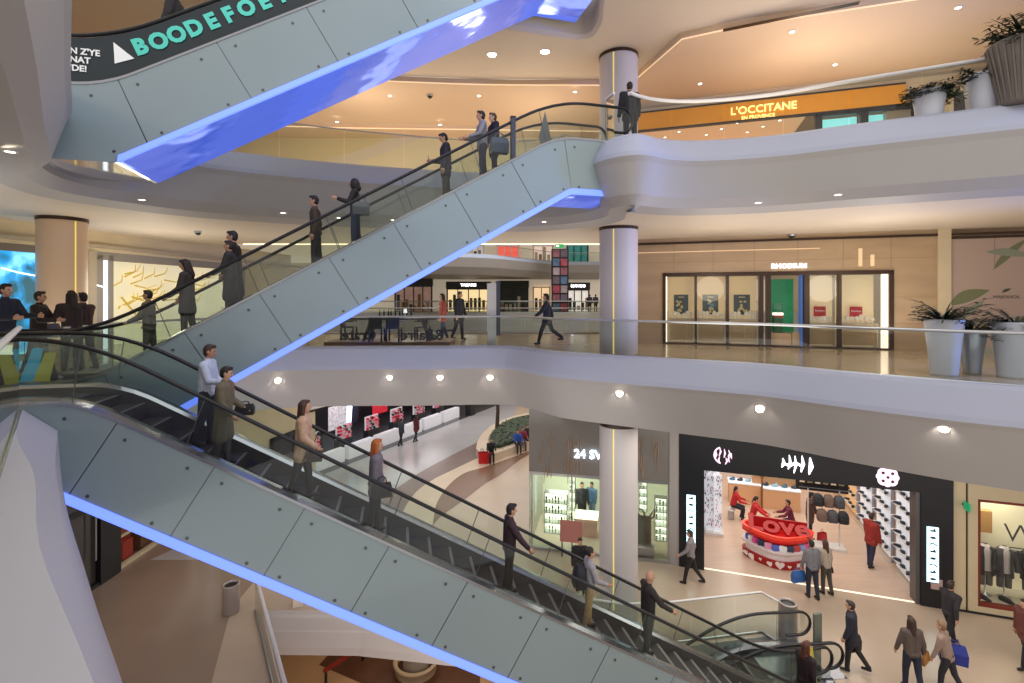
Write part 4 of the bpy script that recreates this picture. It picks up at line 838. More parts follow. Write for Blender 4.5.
for k in range(n_):
    x0 = .6+k*LS/n_; q = local_thing(FS, 'white_plinth', 'long low white plinth of the black ceilinged shop, %s from its dark pier' % ordn[k], 'plinth', x0-1, .5, .02, 'white plinths of the open shop')
    MB().box2((0, 0, 0), (LS/n_-.3, .35, .75)).obj('body', mat('white plinth', 'e4e4ea', .4, emit=.2), q)
    s_ = local_thing(FS, 'product_stand', 'red and white product stand behind the white plinths, %s from the dark pier' % ordn[k], 'display stand', x0+.4-1, 1.35, .02, 'product stands of the open shop')
    MB().box2((-.5, -.2, 0), (.5, .2, 1.0)).obj('base', M_dark, s_); MB().box2((-.55, -.02, 1.0), (.55, .04, 1.8)).obj('back_panel', mat('stand white', 'd8d4da', .5, emit=.25), s_); m = MB()
    for r_ in range(4):
        for c_ in range(9): m.box2((-.5+.11*c_, -.2, 1.02+.2*r_), (-.42+.11*c_, -.05, 1.1+.2*r_+.08*random.random()), random.randrange(4))
    o = m.obj('small_goods', [mat('red goods', 'c8283c', .4, emit=.3), mat('rose goods', 'd87890', .4, emit=.2), M_white, M_dark], s_); o['kind'] = 'stuff'
for k, px in enumerate((338, 353, 386, 402, 425, 440)):
    q = local_thing(FS, 'wall_poster', ('white poster with dark print', 'glowing blue curved light', 'red lit price board', 'dark banner', 'red lettered light board', 'white striped banner')[k]+' deep inside the open black ceilinged shop', 'poster', fs_u(px, 2.6)-1, 2.6+.25*k, 1.2)
    MB().box2((-.7, 0, 0), (.7, .05, 1.9)).obj('panel', [mat('poster pale', 'd8d0d8', .5, emit=.3, noise=.5, nscale=6), mat('poster blue dark', '2a2030', .4), mat('poster red', 'c02434', .5, emit=.5, noise=.4, nscale=5), M_dark, MATS.get('poster red') or mat('poster red', 'c02434', .5), MATS['stand white'] if 'stand white' in MATS else M_white][k], q)
    if k == 1: MB().tube([(-.5, -.08, -1.0), (-.2, -.08, .2), (-.1, -.08, 1.3), (-.2, -.08, 2.1)], .16, 6).obj('light_tube', glow('blue curved light', 'a8d8ff', 5), q)
    if k == 5:
        m = MB()
        for r_ in range(4): m.box2((-.7, -.02, .2+.45*r_), (.7, 0, .38+.45*r_))
        m.obj('stripe', M_dark, q)
for k in range(4): area(FS.w(2+k*LS/4, 2.5, 3.3), 3, 60, (1, .95, .95), (0, 0, FS.a), 2)
# wall nearer to the camera with small dark door and display
pC = onz(240, 520, L0); FS2 = Frame((pA.x-.4, pA.y-.8), math.atan2(pA.y-pC.y, pA.x-pC.x), L0)
w3 = MB(); wallbox(w3, -5.5, 0, 0, 5.4, 0, .3, 0, FS2); struct('wall_ground_left', w3, [M_cream])
for k, (u, lab) in enumerate(((-2.3, 'dark framed lift door on the ground floor beside the open black ceilinged shop'),)):
    q = local_thing(FS2, 'lift_door', lab, 'door', u, -.05); m = MB(); m.box2((-.8, -.03, 0), (-.6, .03, 2.8)); m.box2((.6, -.03, 0), (.8, .03, 2.8)); m.box2((-.8, -.03, 2.6), (.8, .03, 2.8)); m.obj('frame', M_dark, q); MB().box2((-.6, -.01, 0), (.6, .03, 2.6)).obj('leaf', mat('dark grey leaf', '47444a', .3), q)
# ---------------------------------------------------------------- dark shop at the lower left
pa, pb = onz(88, 597, L0), onz(112, 569, L0); FD = Frame((pa.x-.3, pa.y-2.5), math.atan2(6, .1), L0)
dk = local_thing(FD, 'storefront', 'dark framed shop front with reddish window at the lower left of the ground floor', 'shop', 0)
m = MB()
for x in (0, 1.6, 3.1): m.box2((x, -.1, 0), (x+.12, .1, 3.2))
m.box2((3.1, -.15, 0), (3.9, .3, 5.4)); m.box2((0, -.12, 2.5), (3.2, .1, 2.7)); m.box2((0, -.12, 0), (3.2, .1, .12)); m.obj('frame', M_dark, dk)
MB().box2((0, -.1, 2.7), (3.1, .3, 5.4)).obj('upper_panel', mat('dark grey panel', '48464a', .3), dk); MB().box2((0, .02, .1), (3.1, .06, 2.5)).obj('pane', mat('dark glazing two', '4a443f', .1), dk)
m = MB(); m.tube([(2.9, -.16, .9), (2.9, -.16, 2.4)], .03, 6); m.obj('handle', M_steel, dk)
wn = local_thing(FD, 'shop_window', 'reddish brown lit shop window under the lowest escalator at the lower left', 'shop window', 3.9)
MB().box2((0, .6, 0), (4.5, .7, 3.6)).obj('window_back', mat('reddish window back', '8a4a32', .6, emit=.2, noise=.35, nscale=1.2), wn); m = MB(); m.box2((0, -.05, 0), (4.5, .1, .12)); m.box2((4.4, -.05, 0), (4.5, .1, 3.6)); m.box2((0, -.05, 1.05), (4.5, .02, 1.12)); m.obj('frame', M_cream, wn); MB().box2((0, -.05, 3.6), (4.5, .1, 5.4)).obj('upper_panel', MATS['dark grey panel'], wn)
m = MB()
for k in range(5): m.box2((.5+.8*k, .2, .1), (.95+.8*k, .55, .7+.5*(k%3)), k%2)
m.obj('goods', [mat('red goods two', 'a23a2c', .5), mat('brown goods', '6a4a34', .5)], wn)
# ---------------------------------------------------------------- far hall: shops across the second void, first gallery
fg = MB(); fg.poly([(-30, 47.8), (30, 47.8), (30, 57.5), (-30, 57.5)], 0, 0); struct('floor_far', fg, [M_floor1])
fg = MB(); fg.loft([[(-30, 47.8, z) for z in (0, -1.9)], [(30, 47.8, z) for z in (0, -1.9)]], 0, False); fg.poly([(-30, 47.8), (30, 47.8), (30, 57.5), (-30, 57.5)], -1.9, 0, False); fg.loft([[(-16, 22.0, z) for z in (0, -1.9)], [(24, 22.0, z) for z in (0, -1.9)]], 0, False); struct('trim_7', fg, [M_fascia])
FC = [(-14, 41), (-3.4, 43), (.6, 47.5), (4.5, 52.6), (8, 53.2), (16, 53.4)]
fg = MB(); P_ = smooth_path(FC, 4); fascia(fg, P_, L2, [(-.1, 0), (.1, 0), (.25, -.3), (.1, -1.1), (-.4, -1.75)], [0, 0, 1, 1]); fg.poly([tuple(p) for p in P_]+[(16, 57.5), (-14, 57.5)], L2-.02, 1); fg.poly([tuple(p) for p in offs(P_, -.4)]+[(16, 57.5), (-14, 57.5)], L2-1.75, 1, False)
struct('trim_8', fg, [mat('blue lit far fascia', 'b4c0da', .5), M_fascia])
FF = Frame((-12, 54), 0, 0); FF2 = Frame((-12, 54), 0, L2)
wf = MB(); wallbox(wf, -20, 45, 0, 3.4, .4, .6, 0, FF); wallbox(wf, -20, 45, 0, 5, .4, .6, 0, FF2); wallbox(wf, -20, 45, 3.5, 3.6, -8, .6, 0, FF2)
struct('wall_far', wf, [mat('glowing far cream wall', 'd9cdb9', .6, emit=.32)])  # no lamp: wall glows to stand in for light in the hall
def farshop(fr, px0, px1, h, lab, back, sign=None, band=None, frame=M_dark, mull=2, goods=True):
    u0, u1 = fr.u(px0)[0], fr.u(px1)[0]; q = local_thing(fr, 'storefront', lab, 'shop', u0, 0, 0); w = u1-u0
    MB().box2((0, .2, 0), (w, .25, h)).obj('window_back', back, q)
    m = MB(); m.box2((-.05, -.1, 0), (.1, .1, h)); m.box2((w-.1, -.1, 0), (w+.05, .1, h)); m.box2((-.05, -.1, h-.12), (w+.05, .1, h))
    for k in range(1, mull): m.box2((w*k/mull-.05, -.08, 0), (w*k/mull+.05, .1, h))
    m.obj('frame', frame, q)
    if band: MB().box2((-.1, -.14, h), (w+.1, .2, h+.75)).obj('sign_band', band, q)
    if sign: text('lettering', sign, .42, glow('far white sign', 'fbfbff', 3.5), q, (w/2, -.17, h+.37), ext=.01, bold=.01)
    if goods:
        m = MB()
        for k in range(int(w/.45)): m.box2((.2+.45*k, .0, .1), (.5+.45*k, .18, .5+1.3*random.random()), random.randrange(3))
        o = m.obj('window_goods', [M_dark, mat('far goods tan', 'a8825a', .6), mat('far goods pale', 'd8cfc0', .6)], q); o['kind'] = 'stuff'
    return q
M_warmw = mat('warm far window', 'f2d9a0', .6, emit=.9, ecol='ffe2a8', noise=.25, nscale=1); M_greenb = mat('dark green band', '2c3a2e', .5); M_dkw = mat('dark far window', '2a322c', .4, noise=.4, nscale=1.)
farshop(FF, 447, 490, 2.4, 'far shop with black sign band and warm lit windows across the second void', M_warmw, 'TAMARIS', M_dark, mull=4)
farshop(FF, 499, 528, 2.5, 'far shop with dark green band and dark window across the second void', M_dkw, None, M_greenb, mull=2)
farshop(FF, 533, 550, 2.6, 'narrow far shop with warm open front beside the poster tower', mat('warm pink far window', 'e8c8a0', .6, emit=.7, ecol='ffdcb0', noise=.3, nscale=1), None, None, M_cream, mull=2)
farshop(FF, 567, 589, 2.3, 'far shop with short black sign right of the poster tower', mat('far white window', 'ece4da', .6, emit=.7, noise=.2, nscale=1), 'MANGO', M_dark, mull=3)
farshop(FF, 395, 432, 2.7, 'far shop with dark frames left of the black signed shop, half hidden by the escalator', mat('rosy far window', 'b89484', .6, emit=.3, noise=.4, nscale=1), None, M_dark, mull=4)
farshop(FF2, 472, 484, 1.9, 'far upper shop with white and red front seen just under the escalator', mat('white red front', 'e2d4d4', .6, emit=.5), None, None, M_steel, 2)
farshop(FF2, 497, 519, 1.9, 'far upper shop with coral red glowing sale panels', mat('coral panel', 'e8584a', .6, emit=1.0, ecol='f0604e', noise=.35, nscale=1.2), None, None, M_steel, 3, False)
farshop(FF2, 533, 553, 1.9, 'far upper shop with pale front and rosy goods left of the poster tower', mat('pale rosy front', 'ecd0c4', .6, emit=.6, noise=.2, nscale=1), None, None, M_white, 2)
farshop(FF2, 567, 588, 2.4, 'far upper dark shop front covered with turquoise line drawing', mat('turquoise drawn front', '2e6a6a', .5, emit=.3, ecol='4ab0a4', noise=.9, nscale=1.6), None, None, M_dark, 3, False)
# poster tower
p = at(559.8, 300, 48.6); q = thing('poster_tower', 'tall dark tower clad with two columns of pink and blue posters in the far hall', 'tower', (p.x, 48.6, 0), 0)
MB().box2((-.8, -.5, 0), (.8, .5, 6.15)).obj('core', M_dark, q)
for r_ in range(7):
    for c_ in range(2):
        MB().box2((-.7+.74*c_, -.56, 5.35-.86*r_), (-.7+.74*c_+.62, -.5, 6.05-.86*r_)).obj('poster', mat('poster tone %d' % ((r_*2+c_)%5), ('7a4a54', '5a4c5a', '48607c', '8e3a4a', '8a7a80')[(r_*2+c_)%5], .5, emit=.25, noise=.45, nscale=2.5), q)
# info totem by the near glass
q = thing('info_totem', 'white info totem with dark edge screen standing behind the glass guard', 'totem', (at(492.5, 347, 16.35).x, 16.35, 0), .12)
MB().box2((-.17, -.14, 0), (.11, .14, 2.05)).obj('body', M_white, q); MB().box2((.11, -.15, .35), (.24, .15, 2.12)).obj('screen_edge', mat('blue grey dark', '3a3f4c', .3), q)
# exit sign and camera under the ceiling
p = onceil(566.5, 243.5, L2-1.6-.3); q = thing('exit_sign', 'green exit sign hanging under the ceiling left of the round column', 'sign', (p.x, 18.2, 3.38), 0)
MB().box2((-.16, -.02, 0), (.16, .02, .14)).obj('face', glow('green exit face', '2f9a58', .9), q); MB().tube([(0, 0, .14), (0, 0, .24)], .01, 5).obj('rod', M_steel, q); MB().box2((-.12, -.024, .04), (-.02, -.02, .1)).obj('running_mark', glow('white mark', 'f0fff0', 1.5), q)
# ---------------------------------------------------------------- round columns
def column(px, d, diam, lev, lab, cap=True, slot=-.2):
    for z0, z1, nm in lev:
        q = thing('column', lab % nm, 'column', (((px-HX)/FPX)*d, d, z0), math.atan2(-(px-HX)/FPX, 1.))
        r = diam/2
        MB().lathe([(r, 0), (r, z1-z0-.06)], n=40).obj('shaft', mat('pale round column', 'c4bebe', .45) if px > 300 else mat('warm round column', 'd8bca0', .45), q)
        MB().lathe([(r+.015, z1-z0-.09), (r+.015, z1-z0)], n=40).obj('cap_ring', M_bronze, q)
        a = -PI/2+slot; m = MB(); w = .036
        m.loft([[(math.cos(a+k*w)*(r+.006), math.sin(a+k*w)*(r+.006), z) for k in (-.9, 0, .9)] for z in (0.02, z1-z0-.1)], 0, False); m.obj('light_slot', glow('yellow light slot', 'ddc568', .8), q)
column(618.5, 14.35, 1.08, ((L2, 8.51, 'the second gallery'), (L1, 3.6, 'the first gallery beside the jeweller'), (L0, -1.96, 'the ground floor before the glass shop')), 'pale round column with yellow light slot on %s', slot=-.25)
column(62.5, 12.6, 1.0, ((L1, 3.6, 'the left landing'),), 'warm lit round column with yellow light slot on %s beside the blue screen', slot=.5)
# ---------------------------------------------------------------- glass guards
def guard(lab, P, z, h=.98, r=.034, pane=1.3, name='glass_guard', tint=None, base=True, hm=None):
    P = [Vector((p[0], p[1])) for p in P]; q = thing(name, lab, 'guard rail', (P[0].x, P[0].y, z)); o = P[0]
    L = [p-o for p in P]
    MB().tube([(p.x, p.y, h) for p in L], r, 8).obj('handrail', hm or M_steel, q)
    seg = [0.]
    for a, b in zip(L, L[1:]): seg.append(seg[-1]+(b-a).length)
    def pos(s):
        for i in range(len(seg)-1):
            if s <= seg[i+1]+1e-6: t = (s-seg[i])/max(seg[i+1]-seg[i], 1e-6); return L[i].lerp(L[i+1], t)
        return L[-1]
    n = max(1, round(seg[-1]/pane)); 
    for k in range(n):
        s0, s1 = seg[-1]*k/n+.008, seg[-1]*(k+1)/n-.008; ss = [s0+(s1-s0)*i/4 for i in range(5)]; pp = [pos(s) for s in ss]
        m = MB(); m.loft([[(p.x, p.y, .04) for p in pp], [(p.x, p.y, h-.02) for p in pp]], 0, True); m.obj('glass_pane', tint or M_glass, q)
    if base: MB().tube([(p.x, p.y, .03) for p in L], .03, 6, flat=1.4).obj('base_rail', M_steel, q)
    return q
sh_ = lambda P, d: [tuple(p) for p in offs(P, d)]
V1s = smooth_path(V1[7:], 3)
iA = next(i for i, p in enumerate(V1s) if p.x > .9)
guard('long straight glass guard along the first gallery edge before the dining table display', sh_(V1s[:iA+1], -.12), L1)
guard('curving glass guard along the first gallery edge before the jeweller', sh_(V1s[iA:], -.12), L1)
guard('glass guard with white handrail sweeping past at the left edge of the photo', [(-6.95, 7.05), (-4.76, 4.65), (-1.2, .75)], L1, 1.19, .035, hm=M_white)
V2s = smooth_path(V2, 3); j0 = min(range(len(V2s)), key=lambda i: (V2s[i]-Vector((-9, 10.2))).length); j1 = min(range(len(V2s)), key=lambda i: (V2s[i]-Vector((1.85, 13.9))).length); j2 = min(range(len(V2s)), key=lambda i: (V2s[i]-Vector((2.5, 11.15))).length)
guard('glass guard along the curved second gallery behind the escalators', sh_(V2s[j0+2:j1], -.15), L2, 1.05, .02, 1.6, tint=M_glassg)
guard('glass guard along the second gallery before the cosmetics shop', sh_(V2s[j2:], -.35), L2, 1.12, .045, hm=M_white)
guard('short glass guard closing the second gallery beside the escalator end', [(2.36, 11.55), (2.25, 11.9)], L2, 1.12, .03, base=False, hm=M_white)
guard('glass guard around the far side of the short basement escalator', [(1.0, 13.55), (2.9, 13.05), (4.0, 13.1), (6.76, 13.57), (7.0, 13.15)], L0, 1.1, .03, hm=M_white)
guard('glass guard down the left side of the floor opening beside the litter bin', [(-7.45, 14.5), (-3.6, 8.7)], L0, 1.1, .045, hm=M_white)
guard('far glass guard along the gallery across the second void', [(-24, 47.9), (-8, 47.9), (8, 47.9), (24, 47.9)], L1, 1.1, .05, 3.0)
guard('glass guard on the near side of the second void, behind the walking figures', [(-14, 21.9), (4.2, 21.9)], L1, 1.1, .025, 1.8)
guard('far upper glass guard above the blue lit curved edge', [tuple(p) for p in smooth_path(FC, 2)], L2, 1.0, .03, 3.0)
# glass screen posts on the middle escalator
for t, w_, h_, lab in ((8.0, .05, 1.02, 'slim dark post standing on the middle escalator balustrade near its top'),):
    p = UP.pt(t, -.02, UP.g(t)+.0); q = thing('screen_post', lab, 'post', p, UP.yaw); MB().box2((-w_, -w_, .0), (w_, w_, h_)).obj('post', mat('slate post', '3c4252', .4), q); MB().box2((-w_-.01, -w_-.01, h_), (w_+.01, w_+.01, h_+.03)).obj('cap', M_dark, q)
p = UP.pt(8.6, UP.W+.35, UP.g(8.6)+.0); q = thing('glass_fin', 'grey lozenge shaped glass fin beside the upper bend of the middle escalator', 'fin', (at(545, 130, 12.6).x, 12.6, L2-.2), .3)
m = MB(); n = m.add([(-.17, 0, .62), (0, 0, .0), (.17, 0, .6), (0, 0, 1.3)]); m.face((n, n+1, n+2, n+3)); m.obj('fin', mat('grey fin', '6f7478', .3), q); MB().tube([(0, .02, -.2), (0, .02, .3)], .02, 5).obj('stem', M_steeld, q)
# ---------------------------------------------------------------- downlights
dl = None
def downlight(p, lab, big=False, wall=None, group='recessed ceiling downlights'):
    r = .055 if not big else .12
    q = thing('recessed_downlight', lab, 'ceiling light', p, 0, group)
    if wall is not None: q.rotation_euler = (PI/2*.93, 0, wall)
    MB().lathe([(r, .02), (r+.03, -.008), (r+.035, .01)], n=16).obj('trim', M_white, q); MB().disc((0, 0, 0), r, 0, 16).obj('lens', M_lampbig if big else M_lamp, q)
CL1 = L2-1.6
ways = [('second', 758, 203), ('second', 838, 195), ('l', 10, 152), ('l', 142, 200), ('l', 283, 213), ('l', 339, 218), ('l', 393, 220), ('l', 544, 222), ('l', 470, 226)]
names = {758: 'under the second gallery, above the letters of the jeweller', 838: 'under the second gallery, above the right end of the jeweller', 10: 'in the ceiling at the left picture edge', 142: 'in the ceiling just under the black advert escalator', 283: 'in the ceiling behind the man in brown on the escalator', 339: 'in the ceiling behind the hooded figure on the escalator', 393: 'in the ceiling right of the hooded figure on the escalator', 544: 'in the ceiling left of the escalator foot near the round column', 470: 'in the ceiling hidden low behind the escalator cladding'}
spots = []
for _, px, py in ways:
    p = onceil(px, py, CL1-.012); downlight(p, 'small bright downlight '+names[px]); spots.append((p, 16))
for px, py, lab in ((792, 32, 'above the gold letters'), (835, 65, 'above the cyan windows'), (958, 8, 'above the tall planters'), (700, 84, 'low, close to the cosmetics fascia')):
    p = onceil(px, py, Z3-.215); downlight(p, 'downlight in the peach ceiling of the second gallery '+lab); spots.append((p, 22))
for px, py, lab in ((492, 55, 'left one of the two glaring ones'), (545, 52, 'right one of the two glaring ones')):
    p = onceil(px, py, Z3-.015); downlight(p, 'glaring downlight in the upper ceiling, '+lab, True); spots.append((p, 40))
for px, py, lab in ((390, 96, 'above the man with the phone'), (479, 96, 'above the couple on the escalator')):
    p = onceil(px, py, Z3-.21); downlight(p, 'faint downlight in the curved upper ceiling '+lab); spots.append((p, 14))
for px, py, lab in ((337, 122, 'nearest the blue underside'), (440, 125, 'right above the phone user'), (575, 92, 'left of the round column')):
    p = onceil(px, py, Z3-.375); downlight(p, 'faint downlight in the deepest ceiling ring '+lab); spots.append((p, 14))
for p, e in spots: spot((p.x, p.y, p.z-.04), e, ang=125)
# lights set in the face of the first gallery edge
E1L = E1
def on_fascia(px, py, zt):
    d0 = (EYE-zt)*FPX/(py-HY); best = None
    P = offs(E1, .22); r = (px-HX)/FPX
    for a, b in zip(P, P[1:]):
        fa_, fb_ = a.x-r*a.y, b.x-r*b.y
        if fa_*fb_ <= 0 and abs(fa_-fb_) > 1e-9:
            t = fa_/(fa_-fb_); q = a.lerp(b, t)
            if best is None or q.y > 3: best = (q, math.atan2((b-a).y, (b-a).x)); 
    q, an = best; return Vector((q.x, q.y, EYE-(py-HY)/FPX*q.y)), an
for px, py, lab in ((278, 380, 'leftmost, beside the escalator cladding'), (390, 377, 'second from the left'), (440, 377, 'third from the left'), (490, 377, 'fourth from the left'), (620, 393, 'on the bend under the round column'), (760, 408, 'under the middle of the jeweller'), (944, 427, 'at the right, under the planters')):
    p, an = on_fascia(px, py, -1.1); nrm = Vector((math.sin(an), -math.cos(an), 0)); p = p+nrm*.02
    q = thing('recessed_downlight', 'bright round light in the white gallery edge, '+lab, 'ceiling light', p, 0, 'lights in the gallery edge'); q.rotation_euler = (math.radians(78), 0, an)
    MB().lathe([(.07, -.02), (.10, .012), (.11, -.05)], n=16).obj('trim', M_white, q); MB().disc((0, 0, .004), .072 if px < 700 else .05, 0, 16).obj('lens', M_lampbig if px < 700 else M_lamp, q); spot(p+nrm*.06+Vector((0, 0, -.02)), 14, (1, .9, .78), 140, .05, (math.radians(70), 0, an))
# linear cove light in the left ceiling
# tiny ceiling fittings: dome camera, sensors
for px, py, lab, zz in ((198, 233, 'small grey dome camera on the ceiling behind the man in the long coat', CL1), (430, 96.5, 'small dark dome sensor on the upper ceiling left of the phone user', Z3-.2), (792, 236, 'small dark sensor on the ceiling right of the RHODIUM letters', CL1)):
    p = onceil(px, py, zz-.06); q = thing('dome_camera', lab, 'camera', (p.x, p.y, zz), 0); MB().lathe([(.1, 0), (.1, -.05), (.09, -.06)], n=14).obj('base', M_steel, q); MB().ball((0, 0, -.06), (.08, .08, .07), 0, 12, 6).obj('dome', M_dark, q)
# ---------------------------------------------------------------- planters
M_leafs = [mat('dark leaf', '1c281c', .5, noise=.25, nscale=8), mat('mid leaf', '2e3e2a', .5, noise=.2, nscale=8)]
def foliage(n, L, up, wd, seed, droop=.5, spread=1.):
    rnd = random.Random(seed); m = MB()
    for k in range(n):
        a = rnd.uniform(0, 2*PI); e = rnd.uniform(.1, 1.2)*up; l = L*rnd.uniform(.5, 1.05); d = Vector((math.cos(a), math.sin(a), 0)); s = Vector((-d.y, d.x, 0)); w = wd*rnd.uniform(.6, 1.2); rows = []
        b = d*.05*rnd.random()
        for i in range(5):
            t = i/4; q = b+d*(l*t*spread*math.cos(e*(1-.5*t)))+Vector((0, 0, l*(math.sin(e)*t-droop*t*t*.6))); ww = w*math.sin(PI*min(.95, t*.85+.12)); rows.append([q-s*ww, q+Vector((0, 0, ww*.25)), q+s*ww])
        m.loft(rows, k%2, True)
        # leaflets along each frond
        for i in (1, 1.5, 2, 2.5, 3, 3.5):
            for sd in (-1, 1):
                c = rows[int(i)][1].lerp(rows[min(4, int(i)+1)][1], i%1); tip = c+s*(sd*l*.2)+d*l*.12+Vector((0, 0, rnd.uniform(-.05, .04))); m.loft([[c, c], [(c+tip)/2-d*w*1.3, (c+tip)/2+d*w*1.3], [tip, tip]], k%2, True)
    return m
def planter(name, lab, loc, r0, r1, h, m, seed, L=.55, n=26, up=.8, fm=None, band=None, droop=.5):
    q = thing(name, lab, 'potted plant', loc, 0)
    MB().lathe([(0, 0), (r0, 0), (r0*1.02, .05), ((r0+r1)/2*.97, h*.5), (r1, h-.03), (r1, h), (r1-.05, h), (r1-.06, h-.08), (0, h-.08)], n=28).obj('pot', m, q)
    MB().disc((0, 0, h-.07), r1-.05, 0, 20).obj('soil', mat('dark soil', '2a211b', .9), q)
    f = foliage(int(n*1.7), L*.82, up, .026, seed, droop).obj('foliage', M_leafs, q); f.location = (0, 0, h-.08); return q
M_potw = mat('matt white pot', 'c9ccd6', .45); M_pots = mat('silver ribbed pot', 'a4abb8', .2, .6)
p = at(944, 379, 10.35); planter('potted_plant', 'tall white planter with spreading dark fronds, left of three before the leaf hoarding', (p.x, p.y, 0), .23, .335, 1.16, M_potw, 3, 1.0, 34, 1.1)
p = at(972, 381, 10.5); planter('potted_plant', 'slim silver planter between two white planters before the leaf hoarding', (p.x, p.y, 0), .15, .25, .92, M_pots, 5, .85, 26, .9)
p = at(1015, 385, 10.05); planter('potted_plant', 'white planter cut by the right picture edge on the first gallery', (p.x, p.y, 0), .27, .38, 1.12, M_potw, 9, .85, 30, .9)
def up_pl(px, pytop, d): p = at(px, pytop, d); return p
p = at(929, 95, 10.2); planter('potted_plant', 'pale grey planter with drooping dark leaves before the cyan windows of the second gallery', (p.x, 10.2, L2+.02), .22, .29, .58, M_potw, 12, .7, 50, .8, droop=.8)
p = at(984, 82, 9.95); planter('potted_plant', 'pale planter half hidden behind the ribbed grey pot on the second gallery', (p.x, 9.95, L2+.02), .26, .33, .8, M_potw, 14, .7, 28, .7)
p = at(1026, 60, 9.35); q = planter('potted_plant', 'tall fluted grey brown pot with bushy plant at the upper right corner', (p.x, 9.35, L2+.02), .36, .55, 1.17, mat('fluted grey brown pot', '6f665f', .5), 16, 1.0, 44, 1.1)
m = MB()
for k in range(28): a = 2*PI*k/28; m.tube([(.36*math.cos(a), .36*math.sin(a), .05), (.455*math.cos(a), .455*math.sin(a), .58), (.555*math.cos(a), .555*math.sin(a), 1.14)], .022, 5)
m.obj('flutes', MATS['fluted grey brown pot'], q)
# ---------------------------------------------------------------- dining table display on a low wooden platform
Yt = 16.75; p0, p1 = at(330, 345, Yt), at(452, 345, Yt)
q = thing('platform', 'low wooden platform carrying the dining table display behind the glass', 'platform', ((p0.x+p1.x)/2, Yt, 0)); wpl = p1.x-p0.x
MB().box2((-wpl/2, -.55, 0), (wpl/2, 1.0, .14)).obj('deck', mat('brown planks', '8d6f58', .5, noise=.15, nscale=4, stretch=(.4, 6, 1)), q)
M_wood = mat('dark wood table', '38312d', .4, noise=.1, nscale=5); M_chair = mat('dark chair', '2b292b', .5)
p0, p1 = at(358, 316, Yt), at(437, 316, Yt); tw = p1.x-p0.x
q = thing('dining_table', 'long dark dining table with splayed legs on the low platform', 'table', ((p0.x+p1.x)/2, Yt+.25, .14)); MB().box2((-tw/2-.4, -.42, .70), (tw/2, .42, .76)).obj('tabletop', M_wood, q, bevel=.01)
for s in (-1, 1):
    for t in (-1, 1): MB().tube([(s*tw*.32, t*.3, .70), (s*tw*.42, t*.34, 0)], [.075, .06], 6).obj('leg', M_wood, q)
c0 = None
for k, (px, rz, yy, lab) in enumerate(((349, 0, .25, 'at the left head of the dining table'), (377, 1, -.28, 'left of two on the near side of the dining table'), (394, 1, -.28, 'right of two on the near side of the dining table'), (422, 2, .25, 'at the right head of the dining table'))):
    x = at(px, 330, Yt+yy).x; loc = (x, Yt+yy, .14); rot = (0, PI/2, PI)[rz]
    if c0 is None:
        c0 = thing('dining_chair', 'dark square dining chair '+lab, 'chair', loc, rot, 'chairs of the dining display')
        MB().box2((-.22, -.22, .42), (.22, .22, .47)).obj('seat', M_chair, c0)
        for sx in (-1, 1):
            for sy in (-1, 1): MB().box((sx*.2, sy*.2, .21), (.05, .05, .42)).obj('leg', M_chair, c0)
        MB().box2((-.22, -.22, .47), (-.18, .22, .84)).obj('backrest', M_chair, c0)
        m = MB(); m.box((0, -.21, .64), (.42, .03, .03)); m.box((0, .21, .64), (.42, .03, .03)); m.obj('arm', M_chair, c0)
    else: dup(c0, loc, rot, 'dark square dining chair '+lab)
b0 = None
for k in range(9):
    p = ((at(378, 300, Yt).x+.13*k), Yt+.2+.08*(k%3), .90); h = .24+.08*((k*5)%4)/4; lb = 'slim dark bottle on the dining table display, %s from the left' % ('first second third fourth fifth sixth seventh eighth ninth'.split()[k])
    if b0 is None:
        b0 = MB().lathe([(0, 0), (.03, 0), (.032, .16), (.012, .2), (.012, .28), (0, .28)], n=10).obj('bottle', mat('dark green glass', '2f3a34', .15)); b0.location = p; tag(b0, lb, 'bottle', 'bottles on the dining table')
    else: o = b0.copy(); COL.objects.link(o); o.location = p; o['label'] = lb; o.scale = (1, 1, .8+h)
q = thing('lamp', 'small pale lamp on the right end of the dining table', 'lamp', (at(404, 305, Yt).x, Yt+.2, .9)); MB().lathe([(.05, 0), (.012, .02), (.012, .18)], n=10).obj('base', M_white, q); MB().lathe([(.07, .16), (.045, .3)], n=12).obj('lamp_shade', glow('pale shade', 'dfeee8', .7), q)
q = thing('glass_lettering', 'mirrored black Crate and Barrel lettering applied to the first gallery glass', 'lettering', (0, 15.72, .40)); 
M_blk = mat('black film letters', '1b1d20', .4)
for s_, px in (('Crate', 359), ('&Barrel', 420)): text('lettering', s_, .46, M_blk, q, (at(px, 0, 15.72).x, 0, 0), (PI/2, 0, PI), .003, bold=.012)
# ---------------------------------------------------------------- ground floor: litter bins, signs, planter bench, luggage
def bin_(name, lab, loc, r, h):
    q = thing(name, lab, 'litter bin', loc); MB().lathe([(r*.9, 0), (r, .03), (r, h-.02), (r*1.03, h), (r*.8, h), (r*.78, h-.06)], n=24).obj('body', M_steelb, q); MB().disc((0, 0, h-.05), r*.8, 0, 20).obj('opening', M_dark, q); return q
M_steelb = mat('satin grey bin', 'b2a8a2', .35, .4)
p = onz(231, 612, L0); bin_('litter_bin', 'pale cylindrical litter bin beside the left glass guard of the floor opening', (p.x, p.y, L0), .23, .82)
p = onz(786, 642, L0); bin_('litter_bin', 'grey cylindrical litter bin behind the round end of the basement escalator', (p.x+.1, p.y+.1, L0), .23, 1.0)
p = onz(295, 609, L0); q = thing('floor_sign', 'small folding white floor sign on the edge of the floor opening', 'floor sign', (p.x, p.y+.25, L0), .3)
for s in (-1, 1): m = MB(); m.quad((-.15, s*.18, 0), (.15, s*.18, 0), (.1, 0, .62), (-.1, 0, .62)); m.obj('panel', mat('cream sign', 'e0d2bc', .5), q)
